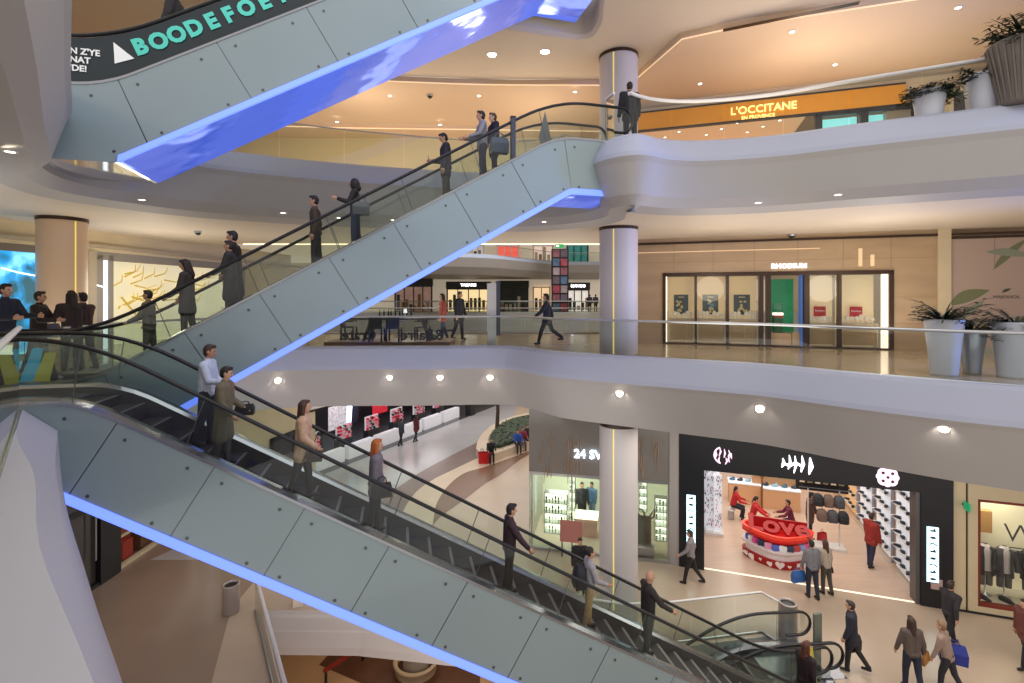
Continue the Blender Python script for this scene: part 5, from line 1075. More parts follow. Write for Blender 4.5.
p = onz(836, 640, L0); q = thing('info_post', 'narrow grey upright post sign by the escalator ends at the lower right', 'post', (7.3, 11.95, L0), .2); MB().box2((-.1, -.03, 0), (.1, .03, 1.55)).obj('panel', mat('grey green post', '6c7068', .4), q); MB().box2((-.16, -.1, 0), (.16, .1, .03)).obj('foot', M_steeld, q)
p = at(801, 655, 10.9); q = thing('caution_board', 'yellow caution board beside the escalator bottom at the lower right', 'floor sign', (6.8, 11.5, L0), .2)
for s in (-1, 1): m = MB(); m.quad((-.16, s*.16, 0), (.16, s*.16, 0), (.13, 0, 1.05), (-.13, 0, 1.05)); m.obj('panel', M_yellow, q)
for c, lab, x, zt in (('2fb2e6', 'bright blue slanted board behind the balustrade at the top of the lowest escalator', 29, .5), ('b9b13c', 'olive yellow board behind the balustrade at the top of the lowest escalator', 42, .42)):
    d = 9.4; p = at(x, 385, d); q = thing('stand_board', lab, 'board', (p.x, d, 0), .2); m = MB(); m.quad((-.16, 0, 0.02), (.12, 0, 0.02), (.2, .05, zt+.15), (.02, .05, zt+.15)); m.obj('panel', mat('board '+c, c, .5, emit=.25), q); m = MB(); m.quad((-.12, .3, 0), (.1, .3, 0), (.15, .06, zt), (.05, .06, zt)); m.obj('support', M_dark, q)
# planter bench with tree
bp_ = px0([(476, 456), (479, 445), (490, 433), (507, 424), (532, 418), (560, 414), (590, 425), (575, 440), (545, 446), (520, 452), (500, 459), (486, 463)])
q = thing('planter_bench', 'curved cream planter bench with low green hedge in the ground floor hall', 'planter', (bp_[0][0], bp_[0][1], L0)); ox = Vector(bp_[0]); pl_ = [Vector(p)-ox for p in bp_]; pl_ = smooth_path(pl_+[pl_[0]], 3)[:-1]; cc = sum(pl_, Vector((0, 0)))/len(pl_)
MB().prism([tuple(p) for p in pl_], 0, .42).obj('bench_wall', M_cream0, q)
m = MB(); inn = [cc+(p-cc)*.74 for p in pl_]; m.prism([tuple(p) for p in inn], .42, .6, 0); rnd = random.Random(3)
lm = MB()
for k in range(900):
    i = rnd.randrange(len(inn)); t = rnd.random(); P = cc+(inn[i]-cc)*math.sqrt(t)*1.02; z = .6 if t < .9 else rnd.uniform(.43, .6); a = rnd.uniform(0, 6.3); b = Vector((P.x, P.y, z)); e = Vector((math.cos(a)*.13, math.sin(a)*.13, .1*rnd.random())); s = Vector((-e.y, e.x, 0))*.5; lm.quad(b-s*.3, b+e*.5-s, b+e, b+e*.5+s, k%2)
o = m.obj('hedge', mat('hedge body', '34422a', .8), q); o2 = lm.obj('leaves', M_leafs, o)
p = onz(497, 436, L0); q = thing('tree', 'bare slender brown tree rising from the planter bench', 'tree', (p.x, p.y, L0+.9)); m = MB(); m.tube([(0, 0, -.4), (.06, 0, .8), (-.02, 0, 2.2), (.08, .05, 3.6)], [.14, .12, .1, .07], 7); m.obj('trunk', mat('bark', '4c3c34', .8), q)
for k in range(7): a = k*2.4; m = MB(); z = 1.7+.28*k; m.tube([(0, 0, z), (.4*math.cos(a), .4*math.sin(a), z+.4), (.8*math.cos(a+.3), .8*math.sin(a+.3), z+.9)], [.05, .035, .015], 5); m.obj('branch', MATS['bark'], q)
for k, px in enumerate((482, 487.5)):
    p = onz(px, 464, L0); q = thing('shopping_bag', 'red shopping bag on the floor by the seated person, %s of the two' % ('left', 'right')[k], 'bag', (p.x, p.y+.1, L0), .3, 'red shopping bags'); MB().loft([[(-.18, -.1, 0), (.18, -.1, 0), (.18, .1, 0), (-.18, .1, 0)], [(-.2, -.11, .62), (.2, -.11, .62), (.2, .11, .62), (-.2, .11, .62)]], 0, False, True).obj('body', mat('red paper', 'c01f24', .5), q)
    for s in (-1, 1): MB().tube([(-.08, s*.1, .6), (-.05, s*.1, .78), (.05, s*.1, .78), (.08, s*.1, .6)], .012, 5).obj('handle', M_dark, q)
# round kiosk in the basement and bright light at its side
p = onz(416, 659, LB+.4); q = thing('round_kiosk', 'round beige kiosk counter in the basement seen through the floor opening', 'kiosk', (p.x, p.y, LB)); MB().lathe([(.8, 0), (.8, .3), (.88, .33), (.88, .4), (.74, .4), (.7, .3)], n=30).obj('counter', mat('beige counter', 'cdb898', .5), q); MB().lathe([(.5, 0), (.5, .3), (0, .3)], n=24).obj('inner_block', mat('grey inner block', '8a8078', .5), q)
p = onz(345, 672, LB); q = thing('red_ramp', 'thin red barrier bar on the brown basement floor', 'barrier', (p.x, p.y, LB), .9); MB().box2((-.9, -.05, .5), (.9, .05, .62)).obj('bar', mat('dull red', '9a3026', .5), q); m = MB(); m.box2((-.85, -.04, 0), (-.78, .04, .5)); m.box2((.78, -.04, 0), (.85, .04, .5)); m.obj('leg', M_dark, q)
# ---------------------------------------------------------------- people
def capsule(mb, p0, p1, r0, r1, n=10, m=0):
    p0, p1 = Vector(p0), Vector(p1); d = p1-p0; L = max(d.length, 1e-4); t = d/L
    a = t.cross(Vector((0, 0, 1)) if abs(t.z) < .9 else Vector((1, 0, 0))).normalized(); b = t.cross(a); rows = []
    prof = [(-r0, .05), (-r0*.85, r0*.53), (-r0*.5, r0*.87), (0, r0), (L, r1), (L+r1*.5, r1*.87), (L+r1*.85, r1*.53), (L+r1, .05*min(1, r1*10))]
    prof[0] = (-r0, r0*.05); prof[-1] = (L+r1, r1*.05)
    for x, r in prof: rows.append([p0+t*x+a*(r*math.cos(2*PI*k/n))+b*(r*math.sin(2*PI*k/n)) for k in range(n)])
    mb.loft(rows, m, True, True, flip=True)
    for rw, fl in ((rows[0], False), (rows[-1], True)):
        q = mb.add(rw); ids = [q+i for i in range(n)]; mb.face(ids if not fl else ids[::-1], m)
REMESH = []
def queue(mb, name, mats, parent, vox, sm=2, post=None, label=None):
    o = bpy.data.objects.new(name, mb.mesh(name, mats)); COL.objects.link(o); o.parent = parent
    r = o.modifiers.new('r', 'REMESH'); r.mode = 'VOXEL'; r.voxel_size = vox; r.use_smooth_shade = True
    if sm: s = o.modifiers.new('s', 'SMOOTH'); s.factor = .5; s.iterations = sm
    if label: o['label'] = label
    REMESH.append((o, post, mats)); return o
def bake_people():
    bpy.context.view_layer.update(); dg = bpy.context.evaluated_depsgraph_get()
    for o, post, mats in REMESH:
        me = bpy.data.meshes.new_from_object(o.evaluated_get(dg)); me.name = o.name; o.modifiers.clear(); old = o.data; o.data = me; bpy.data.meshes.remove(old)
        me.materials.clear()
        for m in (mats if isinstance(mats, (list, tuple)) else [mats]): me.materials.append(m)
        me.polygons.foreach_set('use_smooth', [True]*len(me.polygons))
        if post: post(me)
SKIN = {k: mat('skin '+k, c, .55) for k, c in (('a', 'c79a7e'), ('b', 'b07f62'), ('c', 'd8ae94'))}
M_eye = mat('eye', '2a1d18', .3); M_lip = mat('lips', '9c5a50', .5)
def cm(c, r=.8): return mat('cloth '+c, c, r, noise=.12, nscale=14)
def hm(c): return mat('hair '+c, c, .6, noise=.2, nscale=30)
PS = 1.
def person(label, loc, head, h=1.74, top='33343a', bot='23242c', hair='2a201a', hs='short', skin='a', shoe='1c1a1a', coat=0., arms=((8, 12), (-6, 14)), legs=((4, 4), (-6, 6)), lean=2., nod=0., turn=0., female=False, sit=0., far=False, skirt=None, group='shoppers', hood=False, abd=(8, 8), scarf=None):
    """loc: point between the feet; head: facing direction (radians about z, 0 = +x); arms: (swing, elbow) degrees left, right; legs: (thigh, knee)"""
    s = h/1.75*PS; R = math.radians; rt = None
    q = MB(); J = {}
    hip = Vector((0, 0, .93)); L1, L2_ = .43, .42
    for i, sd in ((0, 1), (1, -1)):
        th, kn = legs[i]; hp = hip+Vector((0, sd*.09, 0)); k = hp+Vector((math.sin(R(th)), sd*.012, -math.cos(R(th))))*L1; a = k+Vector((math.sin(R(th-kn)), 0, -math.cos(R(th-kn))))*L2_
        J['h%d' % i], J['k%d' % i], J['a%d' % i] = hp, k, a
    low = min(J['a0'].z, J['a1'].z); dz = .08-low
    l = R(lean); up = Vector((math.sin(l), 0, math.cos(l)))
    sp_ = lambda z: hip+up*z
    sw = .165 if female else .19
    for i, sd in ((0, 1), (1, -1)):
        sh = sp_(.49)+Vector((0, sd*sw, 0)); p, e = arms[i]; ab = R(abd[i])
        d = Vector((math.sin(R(p)+l*.3), sd*math.sin(ab), -math.cos(R(p)))).normalized(); el = sh+d*.285; d2 = Vector((math.sin(R(p+e)), sd*math.sin(ab)*.3-sd*.12*(e > 40), -math.cos(R(p+e)))).normalized(); w = el+d2*.25
        J['s%d' % i], J['e%d' % i], J['w%d' % i], J['d%d' % i] = sh, el, w, d2
    for k in J:
        if k[0] != 'd': J[k] = J[k]+Vector((0, 0, dz))
    hip = hip+Vector((0, 0, dz)); sp_ = lambda z: hip+up*z
    nk = sp_(.56); hc = nk+Vector((.02+.05*math.sin(R(nod)), 0, .155))
    Rh = Matrix.Rotation(R(turn), 3, 'Z')@Matrix.Rotation(R(nod), 3, 'Y'); hp_ = lambda x, y, z: hc+Rh@Vector((x, y, z))
    S = lambda v: v*s
    def cap(mb, a, b, r0, r1, m=0): capsule(mb, a*s, b*s, r0*s, r1*s, 9, m)
    def ell(mb, c, r, m=0, M=None): mb.ball(c*s, tuple(x*s for x in r), m, 12, 9, M)
    # -- body: one surface
    B = MB()
    for i in (0, 1):
        cap(B, J['h%d' % i], J['k%d' % i], .082, .056); cap(B, J['k%d' % i], J['a%d' % i], .054, .036)
        cap(B, J['s%d' % i], J['e%d' % i], .05, .038); cap(B, J['e%d' % i], J['w%d' % i], .037, .026)
        a = J['a%d' % i]; cap(B, a+Vector((-.02, 0, -.045)), a+Vector((.12, 0, -.055)), .036, .028)
        w, d = J['w%d' % i], J['d%d' % i]; sd = 1 if i == 0 else -1
        fw = Vector((math.cos(0), 0, 0)); fw = (fw-d*fw.dot(d)); fw = fw.normalized() if fw.length > .2 else Vector((0, 0, 1)); sidev = d.cross(fw)
        cap(B, w, w+d*.085, .025, .03); cap(B, w+d*.02+fw*.012, w+d*.085+fw*.016, .021, .022); cap(B, w+d*.02-fw*.012, w+d*.085-fw*.016, .021, .021)
        if not far:
            inw = sidev if sidev.y*sd < 0 else -sidev
            for f, (o_, ln) in enumerate(((.031, .066), (.0105, .078), (-.0105, .072), (-.031, .055))):
                b0 = w+d*.085+fw*o_; b1 = b0+d*ln*.55+inw*.006; b2 = b1+d*ln*.5*.75+inw*ln*.32; cap(B, b0, b1, .0102, .0098); cap(B, b1, b2, .0098, .0086)
            t0 = w+d*.03+fw*.026; t1 = t0+fw*.03+d*.03; cap(B, t0, t1, .0125, .0115); cap(B, t1, t1+d*.028+fw*.004, .0112, .0095)
    ell(B, hip+Vector((0, 0, .0)), (.105, .155 if not female else .165, .11)); cap(B, sp_(.05)+Vector((0, .055, 0)), sp_(.42)+Vector((0, .075, 0)), .095, .1); cap(B, sp_(.05)-Vector((0, .055, 0)), sp_(.42)-Vector((0, .075, 0)), .095, .1)
    cap(B, J['s0'], J['s1'], .058, .058); cap(B, sp_(.49), hc-Vector((.015, 0, .06)), .056, .05)
    if female:
        for sd in (1, -1): ell(B, sp_(.36)+Vector((.085, sd*.07, 0)), (.05, .055, .055))
    ell(B, hc, (.092, .072, .112), 0, Rh); ell(B, hp_(.025, 0, -.055), (.062, .056, .06), 0, Rh); cap(B, hp_(.085, 0, .015), hp_(.104, 0, -.022), .011, .015)
    for sd in (1, -1): ell(B, hp_(-.005, sd*.073, -.005), (.02, .012, .032), 0, Rh)
    c, sn = math.cos(head), math.sin(head)
    eyes = [hp_(.088, sd*.03, .012)*s for sd in (1, -1)]; mouth = hp_(.085, 0, -.052)*s
    def face(me):
        for p in me.polygons:
            v = p.center
            if min((v-e).length for e in eyes) < .0135*s: p.material_index = 1
            elif abs((v-mouth).z) < .009*s and (v-mouth).length < .027*s: p.material_index = 2
    body = queue(B, 'person', [SKIN[skin], M_eye, M_lip], None, .0085 if not far else .014, 1, face)
    body.location = loc; body.rotation_euler = (0, 0, head); tag(body, label, 'person', group)
    vx = .014 if not far else .02
    # -- trousers
    T = MB(); g = .014
    if skirt is None or True:
        for i in (0, 1):
            cap(T, J['h%d' % i], J['k%d' % i], .082+g*1.3, .06+g); cap(T, J['k%d' % i], J['a%d' % i]+Vector((0, 0, .015)), .058+g, .046+g*.7)
        ell(T, hip+Vector((0, 0, .01)), (.122, .172, .115))
        queue(T, 'trousers', cm(skirt or bot), body, vx, 3)
    # -- top
    C = MB(); g = .018 if not coat else .03
    for i in (0, 1): cap(C, J['s%d' % i], J['e%d' % i], .056+g, .044+g); cap(C, J['e%d' % i], J['w%d' % i]-J['d%d' % i]*.01, .042+g, .033+g*.8)
    for sd in (1, -1): cap(C, sp_(.0)+Vector((0, sd*.06, 0)), sp_(.44)+Vector((0, sd*.08, 0)), .098+g, .098+g)
    cap(C, J['s0'], J['s1'], .062+g, .062+g); ell(C, hip+Vector((0, 0, 0)), (.118+g, .165+g, .09))
    cap(C, sp_(.5), sp_(.565), .07, .066)
    if coat:
        mid = (J['k0']+J['k1'])/2; e = hip.lerp(mid, coat)
        for i in (0, 1): hh = J['h%d' % i]; cap(C, hh, hh.lerp(J['k%d' % i], coat), .115, .125); 
        cap(C, hip, e, .12, .125)
    if hood: ell(C, nk+Vector((-.07, 0, .05)), (.09, .11, .08))
    queue(C, 'coat' if coat else 'jacket', cm(top), body, vx, 3)
    if scarf: sc = MB(); sc.lathe([(.075*s, -.03*s), (.1*s, 0), (.08*s, .04*s)], tuple(nk*s+Vector((.01, 0, .0))), 14); sc.obj('scarf', cm(scarf), body)
    # -- shoes
    for i in (0, 1):
        Sx = MB(); a = J['a%d' % i]; cap(Sx, a+Vector((-.03, 0, -.04)), a+Vector((.125, 0, -.052)), .044, .036); cap(Sx, a+Vector((-.02, 0, .02)), a+Vector((-.01, 0, -.03)), .045, .046)
        queue(Sx, 'shoe', mat('shoe '+shoe, shoe, .5), body, vx*.9, 1)
    # -- hair
    if hs != 'bald':
        Hh = MB(); ell(Hh, hp_(-.02, 0, .022), (.095, .081, .108), 0, Rh)
        if hs == 'short': ell(Hh, hp_(-.03, 0, -.02), (.075, .076, .08), 0, Rh); ell(Hh, hp_(.045, 0, .095), (.05, .055, .03), 0, Rh)
        elif hs == 'long':
            for sd in (1, -1): cap(Hh, hp_(-.02, sd*.06, .03), hp_(-.03, sd*.075, -.17), .04, .035)
            cap(Hh, hp_(-.05, 0, .03), hp_(-.085, 0, -.24), .075, .06); ell(Hh, hp_(.03, 0, .095), (.06, .06, .03), 0, Rh)
        elif hs == 'bun': ell(Hh, hp_(-.11, 0, .08), (.045, .045, .045), 0, Rh); ell(Hh, hp_(-.03, 0, -.01), (.075, .077, .07), 0, Rh)
        elif hs == 'tail': cap(Hh, hp_(-.09, 0, .04), hp_(-.13, 0, -.16), .035, .022); ell(Hh, hp_(-.03, 0, -.01), (.075, .077, .07), 0, Rh)
        elif hs == 'hood': ell(Hh, hp_(-.03, 0, -.02), (.115, .11, .15), 0, Rh)
        queue(Hh, 'hair' if hs != 'hood' else 'hood', hm(hair), body, .011 if not far else .016, 2)
    W = Matrix.Translation(Vector(loc))@Matrix.Rotation(head, 4, 'Z')
    body_hand = lambda i: W@(J['w%d' % i]*s+J['d%d' % i]*.08*s)
    body_back = W@(sp_(.22)*s)
    return body, body_hand, body_back
def tote(label, p, rz, c, w=.3, h=.32, t=.1, hl=.22, group=None, name='handbag'):
    q = thing(name, label, 'bag', (p.x, p.y, p.z-hl-h), rz, group); MB().loft([[(-w/2, -t/2, 0), (w/2, -t/2, 0), (w/2, t/2, 0), (-w/2, t/2, 0)], [(-w/2*1.05, -t/2, h*.6), (w/2*1.05, -t/2, h*.6), (w/2*1.05, t/2, h*.6), (-w/2*1.05, t/2, h*.6)], [(-w/2*.92, -t/5, h), (w/2*.92, -t/5, h), (w/2*.92, t/5, h), (-w/2*.92, t/5, h)], [(-w/2*.92, 0, h+.002), (w/2*.92, 0, h+.002), (w/2*.92, 0.001, h+.002), (-w/2*.92, 0.001, h+.002)]], 0, False, True).obj('body', cm(c, .5), q)
    for sd in (-1, 1): MB().tube([(-w*.28, sd*t*.18, h-.03), (-w*.2, sd*t*.1, h+hl*.7), (0, 0, h+hl), (w*.2, sd*t*.1, h+hl*.7), (w*.28, sd*t*.18, h-.03)], .009, 5).obj('handle', cm(c, .5), q)
    return q
def estep(E, px, y, back=False):
    """the step of escalator E whose middle shows nearest picture column px, at distance y across"""
    best = None
    for k in range(0, int(E.R/.4)):
        p = E.pt(.4*k+.2, y); x = HX+FPX*p.x/p.y
        if best is None or abs(x-px) < best[0]: best = (abs(x-px), k)
    k = best[1]; t = .4*k+.2; return E.pt(t, y, E.g(t, .3)-E.drop+.004)
R_ = math.radians
PS = .925
uyaw = UP.yaw+PI  # passengers of the middle escalator face down the stairs, to the left
b, hd, bk = person('person in dark navy jacket looking at a phone on the middle escalator', estep(UP, 444, .75), uyaw, 1.82, '2b2a3a', '4a463c', '1f1a18', coat=.35, arms=((4, 6), (4, 82)), nod=22)
q = thing('phone', 'dark phone in the hand of the navy jacketed person on the middle escalator', 'phone', hd(1)+Vector((-.03, 0, .05)), uyaw); MB().box2((-.005, -.036, -.07), (.005, .036, .07)).obj('body', M_dark, q); MB().box2((-.0065, -.032, -.062), (-.005, .032, .062)).obj('screen', mat('phone screen', '54606c', .2), q)
person('person in grey shirt, left of the couple high on the middle escalator', estep(UP, 486, .45), uyaw, 1.85, '8a8b98', '2c2f48', '231c1a', arms=((20, 50), (24, 60)), turn=-8)
b, hd, bk = person('person in navy coat, right of the couple high on the middle escalator', estep(UP, 496, .95), uyaw+.1, 1.78, '23263c', '2a2d44', '4a3a34', coat=.5, arms=((4, 20), (10, 20)), skin='c')
tote('big slate blue sack held by the couple high on the middle escalator', estep(UP, 493, .42)+Vector((0, 0, 1.02)), uyaw, '4a5a78', .4, .36, .2, .12)
b, hd, bk = person('person in dark hooded jacket and jeans with a grey bag on the middle escalator', estep(UP, 361, .6), uyaw, 1.76, '2d2a2c', '3a4664', '241d1c', 'hood', arms=((24, 84), (-14, 20)), hood=True)
tote('grey shoulder bag of the hooded person on the middle escalator', bk+Vector((.17, -.12, .2)), uyaw, '55565c', .34, .28, .15, .16)
person('bearded person in brown jacket standing below the hooded figure on the middle escalator', estep(UP, 314, .55), uyaw, 1.80, '4a3c34', '33343c', '1e1816', arms=((-10, 24), (-16, 26)), nod=4)
person('tall person in long black coat on the middle escalator', estep(UP, 236, .75), uyaw, 1.95, '2b272a', '29272c', '2a2220', coat=.95, arms=((4, 20), (8, 30)), nod=6)
person('person in dark grey coat before the tall black coat on the middle escalator', estep(UP, 221, .45), uyaw, 1.7, '3a3838', '2f2e32', '2a2220', 'short', coat=1.0, arms=((16, 40), (4, 18)), female=True)
person('person with long dark hair and dark grey coat low on the middle escalator', estep(UP, 181, .55), uyaw, 1.78, '413c3a', '5a564e', '2a1f1a', 'long', coat=.6, arms=((12, 40), (6, 30)), female=True, nod=14)
person('small dim figure in grey at the foot of the middle escalator', estep(UP, 160, .95), uyaw, 1.62, '6c6658', '4c4a44', '2a2420', arms=((20, 40), (10, 20)), far=True)
dyaw = DOWN.yaw
person('person in white shirt at the head of the riders on the lowest escalator', estep(DOWN, 216, .85), dyaw, 1.84, 'c3cbe0', '2c2f3a', '3a2420', arms=((10, 40), (18, 62)), nod=10, skin='b')
b, hd, bk = person('person in long olive coat behind the white shirt on the lowest escalator', estep(DOWN, 226, .40), dyaw, 1.74, '6c6350', '4a4a4e', '221a1a', 'short', coat=.95, arms=((6, 50), (2, 40)), nod=12)
tote('black bag under the arm of the olive coat on the lowest escalator', hd(0)+Vector((-.04, .02, .12)), dyaw, '1c1b20', .28, .18, .12, .05)
b, hd, bk = person('person in beige coat and black trousers on the lowest escalator', estep(DOWN, 300, .5), dyaw, 1.82, 'c9a68a', '1c1b20', '4a3028', 'long', coat=.35, arms=((-6, 16), (4, 46)), female=True, legs=((10, 6), (-12, 6)))
tote('small dark bag at the hip of the beige coat on the lowest escalator', hd(1)+Vector((-.06, -.02, .02)), dyaw, '3a2c2a', .24, .16, .1, .06)
b, hd, bk = person('red haired person in grey coat with a black bag on the lowest escalator', estep(DOWN, 382, .5), dyaw, 1.76, '77707a', '26242a', 'b0602c', 'long', coat=.3, arms=((2, 20), (-4, 16)), female=True, legs=((4, 4), (-6, 4)))
tote('black shoulder bag of the red haired person on the lowest escalator', hd(1)+Vector((.06, -.02, .30)), dyaw+.2, '1d1c22', .32, .24, .13, .12)
person('person in maroon and black jacket leaning on the rail of the lowest escalator', estep(DOWN, 507, .42), dyaw, 1.82, '3c2a32', '1a1a20', '1d1716', arms=((16, 20), (30, 10)), nod=8)
b, hd, bk = person('person in grey top and cream trousers with a dark backpack low on the lowest escalator', estep(DOWN, 586, .5), dyaw-.1, 1.72, 'a9a5ac', 'c8a478', '2a201e', 'bun', arms=((10, 40), (16, 50)), female=True)
backpack('backpack', 'dark backpack worn on the lowest escalator by the person in cream trousers', bk+Vector((-.19, -.05, -.18)), dyaw-PI/2-.1, mat('charcoal backpack', '2c2d34', .7))
person('bald person in dark jacket and grey green trousers, last on the lowest escalator', estep(DOWN, 645, .42), dyaw, 1.86, '35302f', '4e5a54', '6a5040', 'bald', arms=((10, 20), (36, 20)), nod=10)
person('person in dark coat on the black advert escalator, cut by the top edge', estep(TOP, 180, .32), TOP.yaw+PI, 2.0, '2a2628', '2b272b', '251c1a', coat=.95)
person('person in black at the top of the middle escalator beside the round column', Vector((at(630, 130, 12.2).x, 12.2, L2+.01)), PI*.55, 1.78, '1f1f26', '20212a', '1c1716', coat=.3)
PS = 1.
# first gallery
FA = 1.0
def on_floor(px, py, z): p = onz(px, py, z); return Vector((p.x, p.y, z+.012))
person('walking person in dark clothes passing left of the round column on the first gallery', Vector((at(547, 345, 16.8).x, 16.8, .01)), PI*.95, 1.74, '2b2c36', '2d2b30', '1f1917', arms=((30, 20), (-30, 20)), legs=((24, 10), (-22, 30)), group='strollers on the first gallery', coat=.3)
person('person in black on the first gallery by the white totem', Vector((at(459, 340, 18.6).x, 18.6, .01)), -.4, 1.78, '1e1e24', '22222a', '1a1615', coat=.5, legs=((8, 4), (-10, 12)), group='strollers on the first gallery')
person('person in rusty red coat and navy skirt on the first gallery beside the dining table', Vector((at(443, 340, 18.2).x, 18.2, .01)), PI+.4, 1.7, '9a4a40', '3a3f54', '2a1e1a', 'long', coat=.3, legs=((6, 4), (-8, 10)), female=True, group='strollers on the first gallery')
for k, (px, d, c, lab) in enumerate(((590, 40, '2c2d36', 'left of two tiny dark figures far off beside the round column'), (596, 40, '35303a', 'right of two tiny dark figures far off beside the round column'))):
    x = at(px, 300, 49).x; person(lab, Vector((x, 49.2, .01)), PI/2, 1.74, c, '25262e', '1c1716', far=True, group='tiny far figures')
for px, d, c, hgt, lab, hs, fc in ((4, 9.6, '1e2230', 1.86, 'dark figure at the left picture edge before the blue screen', 'short', 0.), (38, 10.4, '2a2020', 1.72, 'dark figure between blue screen and round column on the left landing', 'short', .4), (72, 10.6, '33282a', 1.74, 'dark figure with pale bag before the round column on the left landing', 'long', 2.6), (84, 11.0, '40302c', 1.7, 'brown dressed figure just right of the round column slot on the left landing', 'short', 3.0)):
    x = at(px, 300, d).x; b, hd, bk = person(lab, Vector((x, d, .01)), fc, hgt, c, '23242c', '221a18', hs, arms=((30, 60), (20, 70)), group='figures on the left landing', legs=((10, 6), (-10, 8)))
    if px == 72: tote('pale lilac bag held by a dark figure on the left landing', hd(0), .3, '8a88a8', .3, .3, .12, .12)
PS = .965
# ground floor
b, hd, bk = person('walking person in grey top and black trousers before the narrow black pillar', on_floor(691, 584, L0), PI*.85, 1.76, '8d8688', '1c1b20', '3a2a24', arms=((20, 30), (-20, 40)), legs=((16, 6), (-14, 24)), turn=0)
b, hd, bk = person('person in grey sweater, left of the couple before the red Love table', on_floor(812, 598, L0), PI*.52, 1.78, '77787e', '272c3c', '2a1f1b')
tote('blue shopping bag with picture held by the couple before the red Love table', hd(0)+Vector((-.08, 0, .02)), .2, '2f62a8', .42, .34, .12, .1, name='shopping_bag')
b, hd, bk = person('brown haired person in pale jacket, right of the couple before the red Love table', on_floor(826, 594, L0), PI*.6, 1.68, 'b0a294', '4b463e', '4a3026', 'long', female=True)
tote('small black handbag at the arm of the brown haired person of the couple', hd(1)+Vector((.02, 0, .25)), 1.2, '1d1b1e', .26, .2, .1, .16)
person('person in red jacket and navy trousers looking at the shoe wall', on_floor(871, 567, L0), .2, 1.86, '8e2a24', '2b2e48', '3c2a22', arms=((6, 10), (4, 8)), coat=.25)
b, hd, bk = person('person in navy coat with black framed bag walking by the escalator ends', on_floor(852, 671, L0), PI*.8, 1.74, '2a2a36', '1d1c22', '3a2b26', 'short', coat=.45, legs=((10, 6), (-14, 20)), female=True)
tote('black and pale square handbag of the person in the navy coat', hd(1)+Vector((.0, -.1, .12)), .3, '2a2528', .42, .36, .1, .12); q = bpy.data.objects[-1] if False else None
b, hd, bk = person('person with grey brown jacket and jeans seen from behind at the lower right', on_floor(912, 692, L0), PI*.45, 1.76, '5d504a', '23283c', '3c2a22', 'long', legs=((10, 8), (-10, 10)), abd=(16, 16), female=True)
tote('tan folder shaped bag under the arm of the grey brown jacket at the lower right', hd(1)+Vector((.05, 0, .16)), .6, 'a8763e', .3, .24, .06, .06)
b, hd, bk = person('stooping person in beige top with big blue bag at the lower right', on_floor(948, 694, L0), PI*.7, 1.66, '9a8478', '2b2b34', '8a6a50', 'short', lean=12, legs=((14, 10), (-14, 16)))
tote('big royal blue bag on the arm of the stooping person at the lower right', hd(1)+Vector((.12, -.1, .42)), -.5, '20308e', .5, .4, .22, .1)
person('striding person in dark jacket before the pale pier at the right', on_floor(950, 647, L0), .25, 1.8, '2d2a2e', '1f1d22', '3a2c26', arms=((40, 30), (-30, 30)), legs=((22, 8), (-22, 26)))
person('person in dark red brown coat cut by the right picture edge', on_floor(1026, 668, L0), PI, 1.74, '6a3a34', '26242a', '30221e', coat=.4, legs=((14, 6), (-12, 20)))
b, hd, bk = person('person in dark coat with fur collar stepping off the foot of the lowest escalator', DOWN.pt(13.15, .5, -7.5+.012), .3, 1.72, '2a1a1e', '22222a', '5a2c20', 'long', coat=.4, female=True, scarf='d8c4b0')
for px, py, c, lab, hs in ((401, 446, '3a4250', 'person in slate jacket walking past the white plinths', 'short'), (416, 442, '6a2c30', 'person in wine red coat walking past the white plinths', 'long')):
    person(lab, on_floor(px, py, L0), PI*.3, 1.72, c, '26262e', '2a1f1b', hs, far=True, legs=((10, 4), (-12, 16)), coat=.4 if hs == 'long' else 0., group='walkers by the open shop')
def seated(lab, px, py, z, head, top, bot, hair='241c1a', hs='short', seat=.42, grp='seated people', **k):
    p = onz(px, py, z); return person(lab, Vector((p.x, p.y, z)), head, 1.74, top, bot, hair, hs, legs=((84, 84), (80, 86)), lean=10, arms=((30, 50), (34, 44)), group=grp, far=True, **k)
seated('seated person in black with red shopping bags at the planter bench', 491, 462, L0, -PI*.45, '1f1e24', '22222a')
for px, py, c, c2, lab in ((517, 452, '2450a8', '2a2c3a', 'seated person in bright blue jacket at the planter bench'), (522, 449, '8a3040', '6a5a6a', 'seated person in rose and grey at the planter bench'), (527, 446, '22242e', '23242c', 'seated person in black at the far end of the planter bench')): seated(lab, px, py, L0, -PI*.4, c, c2)
person('person in black behind the glass in the crystal shop doorway', Vector((*FG.w(g_u(582, 2.2), 2.2, 0)[:2], L0+.012)), -PI/2, 1.78, '23242a', '24242c', '2a201c', far=True, group='staff in the crystal shop')
person('person in dark top and pale blue apron at the crystal shop table', Vector((*FG.w(g_u(592, 2.6), 2.6, 0)[:2], L0+.012)), -PI*.7, 1.66, '5a7a9a', '6f8fb0', '2a1c18', far=True, group='staff in the crystal shop')
person('dark figure standing between the crystal shop and the lowest escalator', on_floor(580, 592, L0), -PI*.5, 1.72, '221c20', '1f1c22', '231a18', far=True, coat=.5)
def kneel(lab, px, py, top, bot, head, hair, hs='short'): p = onz(px, py, L0); return person(lab, Vector((p.x, p.y, L0+.012)), head, 1.7, top, bot, hair, hs, legs=((80, 92), (74, 80)), lean=14, arms=((34, 40), (30, 50)), group='people inside the accessories shop', far=False)
kneel('crouching shop assistant in red beside the speckled accessory wall', 733, 519, 'b81f28', '22222a', PI*-.1, '241a18', 'tail')
